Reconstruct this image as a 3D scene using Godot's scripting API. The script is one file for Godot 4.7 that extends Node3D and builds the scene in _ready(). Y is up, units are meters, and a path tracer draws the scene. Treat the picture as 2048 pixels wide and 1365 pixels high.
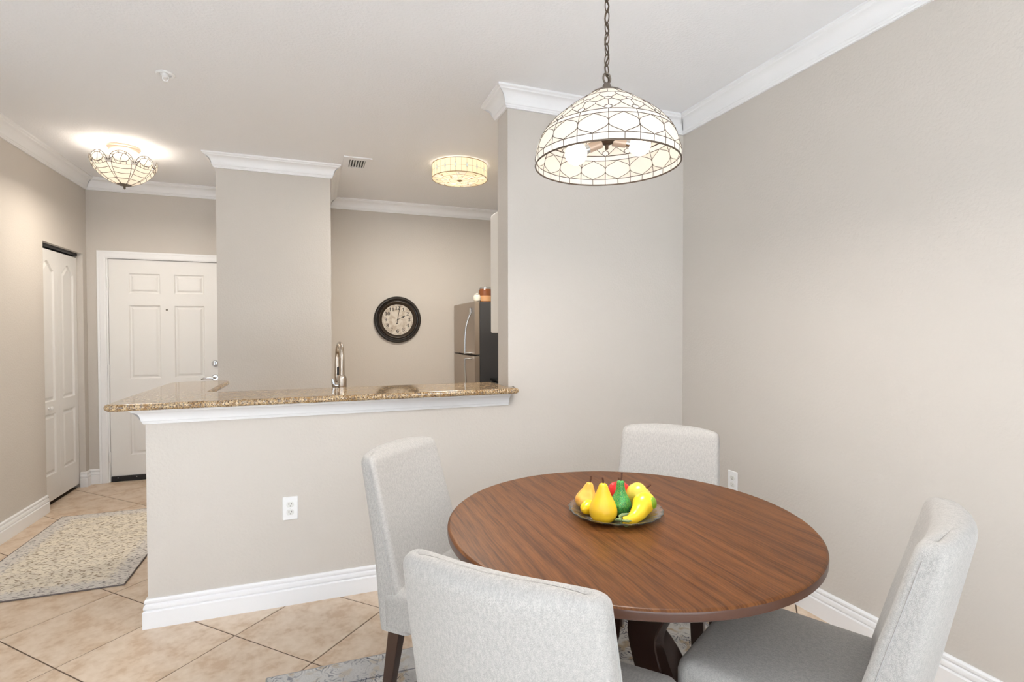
extends Node3D
# Dining corner with a round walnut table, a granite bar and a view through to kitchen and foyer.
# World: x to the right along the bar wall, y up, depth D runs along -z.

const CEIL := 2.743
const X_RIGHT := 2.237
const X_LEFT := -1.946
const D_BAR := 2.825
const D_BAR_BACK := 3.004
const D_END := 5.706
const D_COL := 4.611
const X_COL_L := -0.742
const X_COL_R := 0.098
const X_POST := 1.02
const X_BAR_L := -0.750
const D_REAR := -3.4
const D_JOG := 2.4
const D_TILE := 0.30
const X_LIVING := -4.9
const TABLE_C := Vector3(0.931, 0.0, -1.4655)
const TABLE_Y := 0.755

var rng := RandomNumberGenerator.new()
var M := {}
var used_names := {}


# ---------------------------------------------------------------- mesh builder
class Mb:
	var v := PackedVector3Array()
	var uv := PackedVector2Array()
	var has_uv := false

	func tri(a: Vector3, b: Vector3, c: Vector3, ua := Vector2.ZERO, ub := Vector2.ZERO, uc := Vector2.ZERO) -> void:
		v.append(a); v.append(b); v.append(c)
		uv.append(ua); uv.append(ub); uv.append(uc)

	func quad(a: Vector3, b: Vector3, c: Vector3, d: Vector3) -> void:
		tri(a, b, c); tri(a, c, d)

	# turn the triangles from index s on so that their front (clockwise) faces look outward
	func fix(s: int) -> void:
		var mid := Vector3.ZERO
		for i in range(s, v.size()):
			mid += v[i]
		mid /= maxf(1.0, v.size() - s)
		var vol := 0.0
		for i in range(s, v.size(), 3):
			vol += (v[i] - mid).dot((v[i + 1] - mid).cross(v[i + 2] - mid))
		if vol > 0.0:
			for i in range(s, v.size(), 3):
				var t := v[i + 1]; v[i + 1] = v[i + 2]; v[i + 2] = t
				var w := uv[i + 1]; uv[i + 1] = uv[i + 2]; uv[i + 2] = w

	func box(lo: Vector3, hi: Vector3, bevel := 0.0, t := Transform3D()) -> void:
		var s := v.size()
		var c := (lo + hi) / 2.0
		var h := (hi - lo) / 2.0
		var b := minf(bevel, minf(h.x, minf(h.y, h.z)) * 0.9)
		if b <= 0.0:
			var k := []
			for i in 8:
				k.append(t * (c + Vector3(h.x * (1 if i & 1 else -1), h.y * (1 if i & 2 else -1), h.z * (1 if i & 4 else -1))))
			for f in [[0, 1, 3, 2], [4, 6, 7, 5], [0, 4, 5, 1], [2, 3, 7, 6], [0, 2, 6, 4], [1, 5, 7, 3]]:
				quad(k[f[0]], k[f[1]], k[f[2]], k[f[3]])
			fix(s)
			return
		# chamfered box: three vertices at each corner
		var p := func(sx: int, sy: int, sz: int, axis: int) -> Vector3:
			var e := Vector3(h.x - b, h.y - b, h.z - b)
			e[axis] += b
			return t * (c + Vector3(e.x * sx, e.y * sy, e.z * sz))
		for axis in 3:
			var a1 := (axis + 1) % 3
			var a2 := (axis + 2) % 3
			for sg in [-1, 1]:
				var q := []
				for m in [[-1, -1], [1, -1], [1, 1], [-1, 1]]:
					var sgn := [0, 0, 0]
					sgn[axis] = sg; sgn[a1] = m[0]; sgn[a2] = m[1]
					q.append(p.call(sgn[0], sgn[1], sgn[2], axis))
				if sg > 0:
					quad(q[3], q[2], q[1], q[0])
				else:
					quad(q[0], q[1], q[2], q[3])
		for axis in 3:
			var a1 := (axis + 1) % 3
			var a2 := (axis + 2) % 3
			for m in [[-1, -1], [1, -1], [1, 1], [-1, 1]]:
				var q := []
				for e in [[-1, a1], [1, a1], [1, a2], [-1, a2]]:
					var sgn := [0, 0, 0]
					sgn[axis] = e[0]; sgn[a1] = m[0]; sgn[a2] = m[1]
					q.append(p.call(sgn[0], sgn[1], sgn[2], e[1]))
				if m[0] * m[1] > 0:
					quad(q[0], q[1], q[2], q[3])
				else:
					quad(q[3], q[2], q[1], q[0])
		for i in 8:
			var sx := 1 if i & 1 else -1
			var sy := 1 if i & 2 else -1
			var sz := 1 if i & 4 else -1
			var q := [p.call(sx, sy, sz, 0), p.call(sx, sy, sz, 1), p.call(sx, sy, sz, 2)]
			if sx * sy * sz > 0:
				tri(q[0], q[2], q[1])
			else:
				tri(q[0], q[1], q[2])
		fix(s)

	# rings of points; each ring closed
	func loft(rings: Array, cap_start := true, cap_end := true) -> void:
		var s := v.size()
		var n: int = rings[0].size()
		for i in rings.size() - 1:
			for j in n:
				var k := (j + 1) % n
				quad(rings[i][j], rings[i][k], rings[i + 1][k], rings[i + 1][j])
		for e in [[cap_start, 0], [cap_end, rings.size() - 1]]:
			if e[0]:
				var m := Vector3.ZERO
				for q in rings[e[1]]:
					m += q
				m /= n
				for j in n:
					var k := (j + 1) % n
					if e[1] == 0:
						tri(m, rings[0][k], rings[0][j])
					else:
						tri(m, rings[e[1]][j], rings[e[1]][k])
		fix(s)

	# profile of Vector2(radius, height), turned about the y axis of t
	func lathe(profile: Array, n := 32, t := Transform3D(), wave := 0.0, waves := 0) -> void:
		var s := v.size()
		var cs := []
		for j in n:
			var a := TAU * j / n
			cs.append(Vector2(cos(a), sin(a)) * (1.0 + wave * cos(a * waves)))
		for i in profile.size() - 1:
			var p: Vector2 = profile[i]
			var q: Vector2 = profile[i + 1]
			for j in n:
				var c: Vector2 = cs[j]
				var d: Vector2 = cs[(j + 1) % n]
				var a1 := t * Vector3(p.x * c.x, p.y, p.x * c.y)
				var a2 := t * Vector3(p.x * d.x, p.y, p.x * d.y)
				var b1 := t * Vector3(q.x * c.x, q.y, q.x * c.y)
				var b2 := t * Vector3(q.x * d.x, q.y, q.x * d.y)
				if p.x > 1e-6:
					tri(a1, a2, b2 if q.x > 1e-6 else b1)
				if q.x > 1e-6:
					tri(a1, b2, b1)
		fix(s)

	func tube(path: Array, radius, n := 8, caps := true) -> void:
		var rings := []
		var last := Vector3.ZERO
		for i in path.size():
			var a: Vector3 = path[maxi(i - 1, 0)]
			var b: Vector3 = path[mini(i + 1, path.size() - 1)]
			var d := (b - a).normalized()
			var side := last
			if i == 0:
				side = d.cross(Vector3.UP if absf(d.y) < 0.9 else Vector3.RIGHT).normalized()
			side = (side - d * side.dot(d)).normalized()
			last = side
			var up := d.cross(side)
			var r: float = radius[i] if radius is Array else radius
			var ring := PackedVector3Array()
			for j in n:
				var g := TAU * j / n
				ring.append(path[i] + (side * cos(g) + up * sin(g)) * r)
			rings.append(ring)
		loft(rings, caps, caps)

	# polygon in (x, z) of t, from y0 to y1, straight sides
	func prism(poly: PackedVector2Array, y0: float, y1: float, t := Transform3D()) -> void:
		var s := v.size()
		var idx := Geometry2D.triangulate_polygon(poly)
		for i in range(0, idx.size(), 3):
			var a := poly[idx[i]]; var b := poly[idx[i + 1]]; var c := poly[idx[i + 2]]
			if (b - a).cross(c - a) < 0.0:
				var w := b; b = c; c = w
			tri(t * Vector3(a.x, y1, a.y), t * Vector3(b.x, y1, b.y), t * Vector3(c.x, y1, c.y))
			tri(t * Vector3(a.x, y0, a.y), t * Vector3(c.x, y0, c.y), t * Vector3(b.x, y0, b.y))
		var n := poly.size()
		var ccw := 1.0
		if Geometry2D.is_polygon_clockwise(poly):
			ccw = -1.0
		for i in n:
			var a := poly[i]; var b := poly[(i + 1) % n]
			if ccw < 0.0:
				var w := a; a = b; b = w
			quad(t * Vector3(a.x, y0, a.y), t * Vector3(b.x, y0, b.y), t * Vector3(b.x, y1, b.y), t * Vector3(a.x, y1, a.y))
		fix(s)

	# polygon with a rounded (profiled) edge; prof = [Vector2(inset, y)] from bottom to top
	func slab(poly: PackedVector2Array, prof: Array, t := Transform3D()) -> void:
		var n := poly.size()
		var nor := PackedVector2Array()
		for i in n:
			var e1 := (poly[i] - poly[(i + n - 1) % n]).normalized()
			var e2 := (poly[(i + 1) % n] - poly[i]).normalized()
			var m := Vector2(e1.y, -e1.x) + Vector2(e2.y, -e2.x)
			m = m.normalized()
			m /= maxf(0.3, m.dot(Vector2(e1.y, -e1.x)))
			nor.append(m)
		var sgn := -1.0 if Geometry2D.is_polygon_clockwise(poly) else 1.0
		var s := v.size()
		var rings := []
		for p in prof:
			var ring := PackedVector3Array()
			for i in n:
				var q: Vector2 = poly[i] - nor[i] * sgn * p.x
				ring.append(t * Vector3(q.x, p.y, q.y))
			rings.append(ring)
		for i in rings.size() - 1:
			for j in n:
				var k := (j + 1) % n
				quad(rings[i][j], rings[i][k], rings[i + 1][k], rings[i + 1][j])
		var first := v.size()
		# orientation of the side strip decides the caps
		fix(s)
		for e in [0, rings.size() - 1]:
			var flat := PackedVector2Array()
			for i in n:
				flat.append(poly[i] - nor[i] * sgn * prof[e].x)
			var idx := Geometry2D.triangulate_polygon(flat)
			if idx.is_empty():
				idx = Geometry2D.triangulate_polygon(poly)
			for i in range(0, idx.size(), 3):
				var a: Vector3 = rings[e][idx[i]]; var b: Vector3 = rings[e][idx[i + 1]]; var c: Vector3 = rings[e][idx[i + 2]]
				var up := (c - a).cross(b - a).dot(t.basis.y)
				if (up > 0.0) == (e == 0):
					var w := b; b = c; c = w
				tri(a, b, c)

	func mesh(thr_deg := 38.0) -> ArrayMesh:
		var n := v.size()
		var fn := PackedVector3Array()
		fn.resize(n / 3)
		var at := {}
		for i in range(0, n, 3):
			fn[i / 3] = (v[i + 2] - v[i]).cross(v[i + 1] - v[i])
			for k in 3:
				var key := Vector3i((v[i + k] * 20000.0).round())
				if at.has(key):
					at[key].append(i / 3)
				else:
					at[key] = [i / 3]
		var cosv := cos(deg_to_rad(thr_deg))
		var fu := PackedVector3Array()
		fu.resize(fn.size())
		for i in fn.size():
			fu[i] = fn[i].normalized()
		var nor := PackedVector3Array()
		nor.resize(n)
		for i in n:
			var sum := Vector3.ZERO
			var me := fu[i / 3]
			for f in at[Vector3i((v[i] * 20000.0).round())]:
				if fu[f].dot(me) > cosv:
					sum += fn[f]
			nor[i] = sum.normalized() if sum.length_squared() > 1e-24 else me
		var arr := []
		arr.resize(Mesh.ARRAY_MAX)
		arr[Mesh.ARRAY_VERTEX] = v
		arr[Mesh.ARRAY_NORMAL] = nor
		if has_uv:
			arr[Mesh.ARRAY_TEX_UV] = uv
		var am := ArrayMesh.new()
		am.add_surface_from_arrays(Mesh.PRIMITIVE_TRIANGLES, arr)
		return am


# ---------------------------------------------------------------- scene helpers
func W(x: float, y: float, d: float) -> Vector3:
	return Vector3(x, y, -d)

func numbered(called: String) -> String:
	used_names[called] = used_names.get(called, -1) + 1
	return called if used_names[called] == 0 else "%s_%03d" % [called, used_names[called]]

func thing(called: String, label: String, category: String, at := Vector3.ZERO, turn := 0.0, group := "") -> Node3D:
	var o := Node3D.new()
	o.name = numbered(called)
	add_child(o)
	o.position = at
	o.rotation.y = turn
	o.set_meta("label", label)
	o.set_meta("category", category)
	if group:
		o.set_meta("group", group)
	return o

func part(called: String, mesh: Mesh, m: Material, parent: Node, label := "") -> MeshInstance3D:
	var o := MeshInstance3D.new()
	o.name = called
	o.mesh = mesh
	o.material_override = m
	if label:
		o.set_meta("label", label)
	parent.add_child(o, true)
	return o

func struct(called: String, mesh: Mesh, m: Material, label := "") -> MeshInstance3D:
	var o := MeshInstance3D.new()
	o.name = called
	o.mesh = mesh
	o.material_override = m
	o.set_meta("kind", "structure")
	if label:
		o.set_meta("label", label)
	add_child(o)
	return o

func mat(c: Color, rough := 0.6, metal := 0.0) -> StandardMaterial3D:
	var m := StandardMaterial3D.new()
	m.albedo_color = c
	m.roughness = rough
	m.metallic = metal
	return m

func rgb(r: float, g: float, b: float) -> Color:
	return Color(r / 255.0, g / 255.0, b / 255.0)

func noise(freq: float, sd: int, oct := 3, kind := FastNoiseLite.TYPE_SIMPLEX_SMOOTH) -> FastNoiseLite:
	var n := FastNoiseLite.new()
	n.seed = sd
	n.frequency = freq
	n.noise_type = kind
	n.fractal_octaves = oct
	n.fractal_type = FastNoiseLite.FRACTAL_FBM if oct > 1 else FastNoiseLite.FRACTAL_NONE
	return n

func noise_tex(freq: float, sd: int, size := 512, oct := 3) -> NoiseTexture2D:
	var t := NoiseTexture2D.new()
	t.noise = noise(freq, sd, oct)
	t.width = size
	t.height = size
	t.seamless = true
	return t

func catmull(pts: Array, per := 6) -> Array:
	var out := []
	for i in pts.size() - 1:
		var p0 = pts[maxi(i - 1, 0)]
		var p1 = pts[i]
		var p2 = pts[i + 1]
		var p3 = pts[mini(i + 2, pts.size() - 1)]
		for k in per:
			var t := float(k) / per
			out.append(0.5 * ((2.0 * p1) + (p2 - p0) * t + (2.0 * p0 - 5.0 * p1 + 4.0 * p2 - p3) * t * t + (3.0 * p1 - p0 - 3.0 * p2 + p3) * t * t * t))
	out.append(pts[-1])
	return out

func round_rect(hw: float, hd: float, r: float, n := 5) -> PackedVector2Array:
	var out := PackedVector2Array()
	for c in [[1, 1, 0.0], [-1, 1, 0.5], [-1, -1, 1.0], [1, -1, 1.5]]:
		for k in n + 1:
			var a: float = PI * (c[2] + 0.5 * k / n)
			out.append(Vector2(c[0] * (hw - r) + r * cos(a), c[1] * (hd - r) + r * sin(a)))
	return out


# ---------------------------------------------------------------- textures
func tex(w: int, h: int, f: Callable) -> ImageTexture:
	var im := Image.create_empty(w, h, false, Image.FORMAT_RGB8)
	for y in h:
		for x in w:
			im.set_pixel(x, y, f.call(x, y))
	return ImageTexture.create_from_image(im)

func make_materials() -> void:
	var peel := noise_tex(0.045, 3, 512, 3)
	for e in [["wall", rgb(208, 201, 193), 0.62, 0.07], ["ceiling", rgb(243, 243, 245), 0.85, 0.10]]:
		var m := mat(e[1], e[2])
		m.heightmap_enabled = true
		m.heightmap_texture = peel
		m.heightmap_scale = e[3]
		m.uv1_scale = Vector3(2.4, 2.4, 2.4)
		M[e[0]] = m
	M.trim = mat(rgb(244, 244, 245), 0.38)
	M.door = mat(rgb(238, 236, 233), 0.42)
	M.plastic = mat(rgb(240, 240, 240), 0.35)
	M.socket_face = mat(rgb(228, 228, 224), 0.4)
	M.slot = mat(rgb(60, 56, 52), 0.8)
	M.black = mat(rgb(22, 22, 24), 0.45)
	M.rubber = mat(rgb(28, 29, 33), 0.35)
	M.chrome = mat(rgb(205, 208, 212), 0.18, 1.0)
	M.nickel = mat(rgb(190, 178, 165), 0.26, 1.0)
	M.bronze = mat(rgb(92, 78, 66), 0.42, 0.75)
	M.pewter = mat(rgb(120, 110, 100), 0.4, 0.7)
	M.canopy = mat(rgb(186, 164, 146), 0.4, 0.4)
	M.grout = mat(rgb(108, 90, 74), 0.9)
	M.carpet = mat(rgb(208, 205, 201), 0.95)
	M.leg = mat(rgb(58, 38, 28), 0.32)
	M.espresso = mat(rgb(56, 36, 28), 0.24)
	M.cabinet = mat(rgb(238, 234, 227), 0.45)
	M.steel = mat(rgb(176, 164, 152), 0.34, 0.9)
	M.fridge_side = mat(rgb(62, 62, 64), 0.16, 0.0)
	M.glass_black = mat(rgb(16, 17, 18), 0.08)

	# floor tile: mottled beige stone, four variants
	M.tiles = []
	for k in 4:
		var a := noise(0.012, 40 + k, 4)
		var b := noise(0.05, 60 + k, 3)
		var c := noise(0.3, 80 + k, 2)
		var t := tex(256, 256, func(x, y):
			var q := a.get_noise_2d(x, y) * 0.9 + b.get_noise_2d(x, y) * 0.38 + c.get_noise_2d(x, y) * 0.10
			var col := rgb(210, 185, 158).lerp(rgb(226, 206, 184), clampf(q * 1.1 + 0.5, 0, 1))
			return col.lerp(rgb(196, 164, 132), clampf(-q * 1.2 - 0.16, 0, 0.5)))
		var m := mat(Color.WHITE, 0.34)
		m.albedo_texture = t
		M.tiles.append(m)

	# walnut veneer, grain along v
	var g1 := noise(0.02, 5, 3)
	var g2 := noise(0.11, 6, 3)
	var g3 := noise(0.01, 7, 2)
	var wood := tex(1024, 512, func(x, y):
		var wx: float = x + 4.0 * g3.get_noise_2d(x * 0.5, y * 0.6)
		var q := g1.get_noise_2d(wx * 1.7, y * 0.10) * 0.55 + g2.get_noise_2d(wx * 1.5, y * 0.12) * 0.5
		var fine := g2.get_noise_2d(wx * 5.0 + 300.0, y * 0.3)
		var col := rgb(84, 50, 26).lerp(rgb(115, 72, 38), clampf(q * 1.0 + 0.5, 0, 1))
		col = col.lerp(rgb(66, 38, 23), clampf((-q - 0.08) * 1.4, 0, 0.7))
		return col.lerp(rgb(60, 35, 22), clampf(fine * 0.8 - 0.12, 0, 0.35)))
	M.walnut = mat(Color.WHITE, 0.42)
	M.walnut.metallic_specular = 0.26
	M.walnut.albedo_texture = wood
	M.walnut.clearcoat_enabled = true
	M.walnut.clearcoat = 0.12
	M.walnut.clearcoat_roughness = 0.2
	M.walnut_edge = mat(rgb(78, 47, 32), 0.30)

	# granite: golden brown ground with dark, grey and cream grains
	var n1 := noise(0.03, 11, 4)
	var n2 := noise(0.09, 12, 2)
	var n3 := noise(0.16, 13, 2)
	var n4 := noise(0.07, 14, 3)
	var stone := tex(512, 512, func(x, y):
		var col := rgb(158, 120, 72).lerp(rgb(212, 184, 142), clampf(n1.get_noise_2d(x, y) * 2.0 + 0.5, 0, 1))
		col = col.lerp(rgb(226, 212, 190), clampf(n2.get_noise_2d(x, y) * 3.0 - 0.7, 0, 0.8))
		col = col.lerp(rgb(120, 110, 104), clampf(n4.get_noise_2d(x + 90, y) * 4.0 - 0.7, 0, 0.85))
		return col.lerp(rgb(58, 42, 34), clampf(n3.get_noise_2d(x, y) * 5.0 - 0.95, 0, 0.92)))
	M.granite = mat(Color.WHITE, 0.07)
	M.granite.albedo_texture = stone
	M.granite.uv1_triplanar = true
	M.granite.uv1_world_triplanar = true
	M.granite.uv1_scale = Vector3(1.5, 1.5, 1.5)

	# chair cloth: oatmeal heather with streaks along the height
	var f1 := noise(0.35, 21, 2)
	var f2 := noise(0.05, 22, 3)
	var cloth := tex(512, 512, func(x, y):
		var q := f1.get_noise_2d(x * 1.6, y * 0.45) * 0.75 + f2.get_noise_2d(x * 1.6, y * 0.7) * 0.35
		return rgb(150, 147, 143).lerp(rgb(193, 189, 184), clampf(q * 1.1 + 0.55, 0, 1)))
	M.cloth = mat(Color.WHITE, 0.95)
	M.cloth.albedo_texture = cloth
	M.cloth.uv1_triplanar = true
	M.cloth.uv1_scale = Vector3(3.2, 3.2, 3.2)
	M.cloth.rim_enabled = true
	M.cloth.rim = 0.3
	M.cloth.rim_tint = 0.6
	M.seam = mat(rgb(176, 174, 171), 0.95)

	M.rug_foyer = mat(Color.WHITE, 1.0)
	M.rug_foyer.albedo_texture = foyer_rug_texture()
	M.rug_dining = mat(Color.WHITE, 1.0)
	M.rug_dining.albedo_texture = dining_rug_texture()
	M.rug_binding = mat(rgb(112, 102, 98), 0.95)
	M.rug_binding_light = mat(rgb(168, 164, 160), 0.95)

	# opal art glass of the lamp shades
	M.opal = []
	for c in [rgb(246, 238, 226), rgb(240, 230, 217), rgb(250, 246, 240)]:
		var m := mat(c, 0.3)
		m.backlight_enabled = true
		m.backlight = Color(0.92, 0.9, 0.86)
		M.opal.append(m)
	M.opal_cream = mat(rgb(248, 240, 218), 0.35)
	M.opal_cream.backlight_enabled = true
	M.opal_cream.backlight = Color(0.95, 0.92, 0.82)
	M.opal_blue = mat(rgb(206, 222, 232), 0.3)
	M.opal_blue.backlight_enabled = true
	M.opal_blue.backlight = Color(0.8, 0.88, 0.92)
	M.opal_amber = mat(rgb(176, 132, 70), 0.3)
	M.opal_amber.backlight_enabled = true
	M.opal_amber.backlight = Color(0.5, 0.36, 0.18)
	M.came = mat(rgb(96, 82, 70), 0.5, 0.5)
	M.came_brass = mat(rgb(150, 118, 74), 0.45, 0.5)

	# clock
	var ca := noise(0.02, 31, 4)
	var dial := tex(256, 256, func(x, y):
		var q := ca.get_noise_2d(x, y)
		return rgb(214, 205, 192).lerp(rgb(182, 166, 148), clampf(q * 1.4 + 0.25, 0, 0.8)))
	M.dial = mat(Color.WHITE, 0.55)
	M.dial.albedo_texture = dial
	M.dial.uv1_triplanar = true
	M.dial.uv1_scale = Vector3(2.8, 2.8, 2.8)
	M.clock_case = mat(rgb(36, 30, 25), 0.3)
	M.clock_inner = mat(rgb(52, 42, 33), 0.35)
	M.ink = mat(rgb(48, 44, 42), 0.7)

	# fruit
	M.pear = mat(rgb(236, 190, 40), 0.24)
	M.stem = mat(rgb(84, 48, 34), 0.6)
	var fa := noise(0.02, 51, 3)
	var orange := tex(128, 128, func(x, y): return rgb(238, 190, 92).lerp(rgb(234, 158, 62), clampf(fa.get_noise_2d(x, y) * 2.0 + 0.3, 0, 1)))
	M.orange_pear = mat(Color.WHITE, 0.32)
	M.orange_pear.albedo_texture = orange
	M.orange_pear.uv1_triplanar = true
	M.orange_pear.uv1_scale = Vector3(7, 7, 7)
	M.red_apple = mat(rgb(200, 36, 34), 0.25)
	var ga := noise(0.06, 52, 3)
	var gb := noise(0.16, 53, 2)
	var gourd := tex(256, 256, func(x, y):
		var col := rgb(20, 104, 60).lerp(rgb(58, 164, 80), clampf(ga.get_noise_2d(x * 1.4, y * 0.5) * 1.6 + 0.5, 0, 1))
		return col.lerp(rgb(170, 186, 72), clampf(gb.get_noise_2d(x * 1.3, y * 0.55) * 4.0 - 0.75, 0, 0.9)))
	M.gourd = mat(Color.WHITE, 0.22)
	M.gourd.albedo_texture = gourd
	M.gourd.uv1_triplanar = true
	M.gourd.uv1_scale = Vector3(9, 9, 9)
	M.green_apple = mat(rgb(214, 192, 74), 0.24)
	M.squash = mat(rgb(242, 200, 40), 0.26)
	M.squash_green = mat(rgb(128, 164, 34), 0.3)
	M.calyx = mat(rgb(112, 128, 78), 0.5)
	M.lemon = mat(rgb(244, 196, 24), 0.28)
	M.glass_plate = mat(Color(0.94, 0.93, 0.88, 0.03), 0.03)
	M.glass_plate.refraction_enabled = true
	M.glass_plate.refraction_scale = 0.05
	M.jar_brown = mat(rgb(116, 66, 36), 0.16)
	M.jar_white = mat(rgb(214, 208, 196), 0.3)
	M.jar_tan = mat(rgb(186, 140, 98), 0.4)
	M.pane = mat(Color(0.95, 0.97, 1.0, 0.06), 0.02)
	M.pane.transparency = BaseMaterial3D.TRANSPARENCY_ALPHA
	M.frame = mat(rgb(232, 232, 232), 0.4)
	M.bulb = mat(Color.WHITE, 0.4)
	M.bulb.emission_enabled = true
	M.bulb.emission = Color(1.0, 0.93, 0.84)
	M.bulb.emission_energy_multiplier = 3.0

func foyer_rug_texture() -> ImageTexture:
	var a := noise(0.10, 101, 2)
	var b := noise(0.018, 102, 3)
	var c := noise(0.09, 103, 3)
	var d := noise(0.4, 104, 1)
	return tex(448, 784, func(x, y):
		var e := minf(minf(x, 447 - x), minf(y, 783 - y))
		var q := b.get_noise_2d(x, y)
		var col := rgb(240, 230, 212).lerp(rgb(226, 216, 200), clampf(q * 1.6 + 0.4, 0, 1))
		var band := clampf((70.0 - e + 26.0 * c.get_noise_2d(x, y)) / 26.0, 0, 1)
		col = col.lerp(rgb(218, 213, 209), band * 0.7)
		var dash := a.get_noise_2d(x * 0.45, y * 1.1) + 0.35 * c.get_noise_2d(x, y)
		col = col.lerp(rgb(122, 102, 76).lerp(rgb(124, 117, 115), band), clampf(dash * 4.0 - 1.0, 0, 0.7))
		return col.lerp(Color.BLACK, 0.05 * d.get_noise_2d(x, y) + 0.03))

func dining_rug_texture() -> ImageTexture:
	var a := noise(0.06, 111, 3)
	var b := noise(0.012, 112, 3)
	var c := noise(0.03, 113, 2)
	var d := noise(0.45, 114, 1)
	return tex(896, 640, func(x, y):
		var e := minf(minf(x, 895 - x), minf(y, 639 - y))
		var ground := rgb(222, 219, 214).lerp(rgb(190, 187, 184), clampf(b.get_noise_2d(x, y) * 2.2 + 0.35, 0, 1))
		# scrolling vine: rings of a folded lattice, broken up by wear
		var px: float = x + 9.0 * c.get_noise_2d(x, y)
		var py: float = y + 9.0 * c.get_noise_2d(y + 500, x)
		var cx := absf(fposmod(px, 44.0) - 22.0)
		var cy := absf(fposmod(py, 44.0) - 22.0)
		var r := sqrt(cx * cx + cy * cy)
		var curl := absf(sin(r * 0.42 + 1.6 * sin(atan2(cy, cx + 0.01) * 3.0)))
		var wear := clampf(b.get_noise_2d(x + 700, y) * 2.6 + 0.72, 0, 1)
		var ink := clampf((0.55 - curl) * 3.4, 0, 1) * clampf(a.get_noise_2d(x, y) * 2.6 + 0.95, 0, 1) * wear
		var col := ground.lerp(rgb(70, 72, 84), ink * 0.95)
		var warm := clampf(c.get_noise_2d(x + 200, y + 80) * 2.6 - 0.5, 0, 0.7)
		col = col.lerp(rgb(186, 160, 126), warm * (1.0 - ink))
		if e < 60.0:
			col = col.lerp(rgb(206, 203, 200), 0.55 if e > 8.0 else 0.2)
		if (e > 60.0 and e < 64.0) or (e > 96.0 and e < 99.0):
			col = col.lerp(rgb(92, 94, 104), 0.6)
		return col.lerp(Color.BLACK, 0.05 * d.get_noise_2d(x, y) + 0.03))


# ---------------------------------------------------------------- setting
func crown_profile(h: float, p: float) -> Array:
	# Vector2(out from the wall, below the top)
	var q := [Vector2(0, -1), Vector2(.15, -1), Vector2(.17, -.93), Vector2(.21, -.91), Vector2(.23, -.84), Vector2(.29, -.80)]
	for k in 7:
		var a := k / 6.0 * PI / 2.0
		q.append(Vector2(.29 + .50 * (1.0 - cos(a)), -.80 + .56 * sin(a)))
	q.append_array([Vector2(.84, -.21), Vector2(.86, -.16), Vector2(.93, -.13), Vector2(1, -.10), Vector2(1, 0), Vector2(0, 0)])
	var out := []
	for e in q:
		out.append(Vector2(e.x * p, e.y * h))
	return out

func base_profile() -> Array:
	return [Vector2(0, 0), Vector2(.019, 0), Vector2(.019, .076), Vector2(.016, .080), Vector2(.011, .081), Vector2(.011, .084), Vector2(.0155, .088), Vector2(.0165, .094), Vector2(.014, .105), Vector2(.0075, .109), Vector2(.0075, .113), Vector2(.0125, .117), Vector2(.0125, .126), Vector2(.008, .133), Vector2(0, .133)]

# moulding along a path of Vector2(x, D); the room lies to the left of the path
func moulding(path: Array, prof: Array, y: float, closed: bool, called: Array, m: Material) -> void:
	var n := path.size()
	var mit := []
	for i in n:
		var has_a := closed or i > 0
		var has_b := closed or i < n - 1
		var n1 := Vector2.ZERO
		var n2 := Vector2.ZERO
		if has_a:
			var e: Vector2 = (path[i] - path[(i + n - 1) % n]).normalized()
			n1 = Vector2(-e.y, e.x)
		if has_b:
			var e: Vector2 = (path[(i + 1) % n] - path[i]).normalized()
			n2 = Vector2(-e.y, e.x)
		if not has_a:
			n1 = n2
		if not has_b:
			n2 = n1
		var s := (n1 + n2).normalized()
		mit.append(s / maxf(0.2, s.dot(n1)))
	for i in (n if closed else n - 1):
		var k := (i + 1) % n
		var mb := Mb.new()
		var rings := []
		for e in [i, k]:
			var ring := PackedVector3Array()
			for p in prof:
				var q: Vector2 = path[e] + mit[e] * p.x
				ring.append(W(q.x, y + p.y, q.y))
			rings.append(ring)
		mb.loft(rings)
		struct(numbered(called[i]), mb.mesh(30.0), m)

func wall(called: String, boxes: Array, m: Material) -> MeshInstance3D:
	# boxes of [x0, x1, y0, y1, D0, D1]
	var mb := Mb.new()
	for b in boxes:
		mb.box(Vector3(b[0], b[2], -b[5]), Vector3(b[1], b[3], -b[4]))
	mb.has_uv = true
	for i in range(0, mb.v.size(), 3):
		var n := (mb.v[i + 1] - mb.v[i]).cross(mb.v[i + 2] - mb.v[i]).abs()
		for k in 3:
			var p := mb.v[i + k]
			mb.uv[i + k] = Vector2(p.z, p.y) if n.x > maxf(n.y, n.z) else (Vector2(p.x, p.z) if n.y > n.z else Vector2(p.x, p.y))
	return struct(called, mb.mesh(), m)

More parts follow.
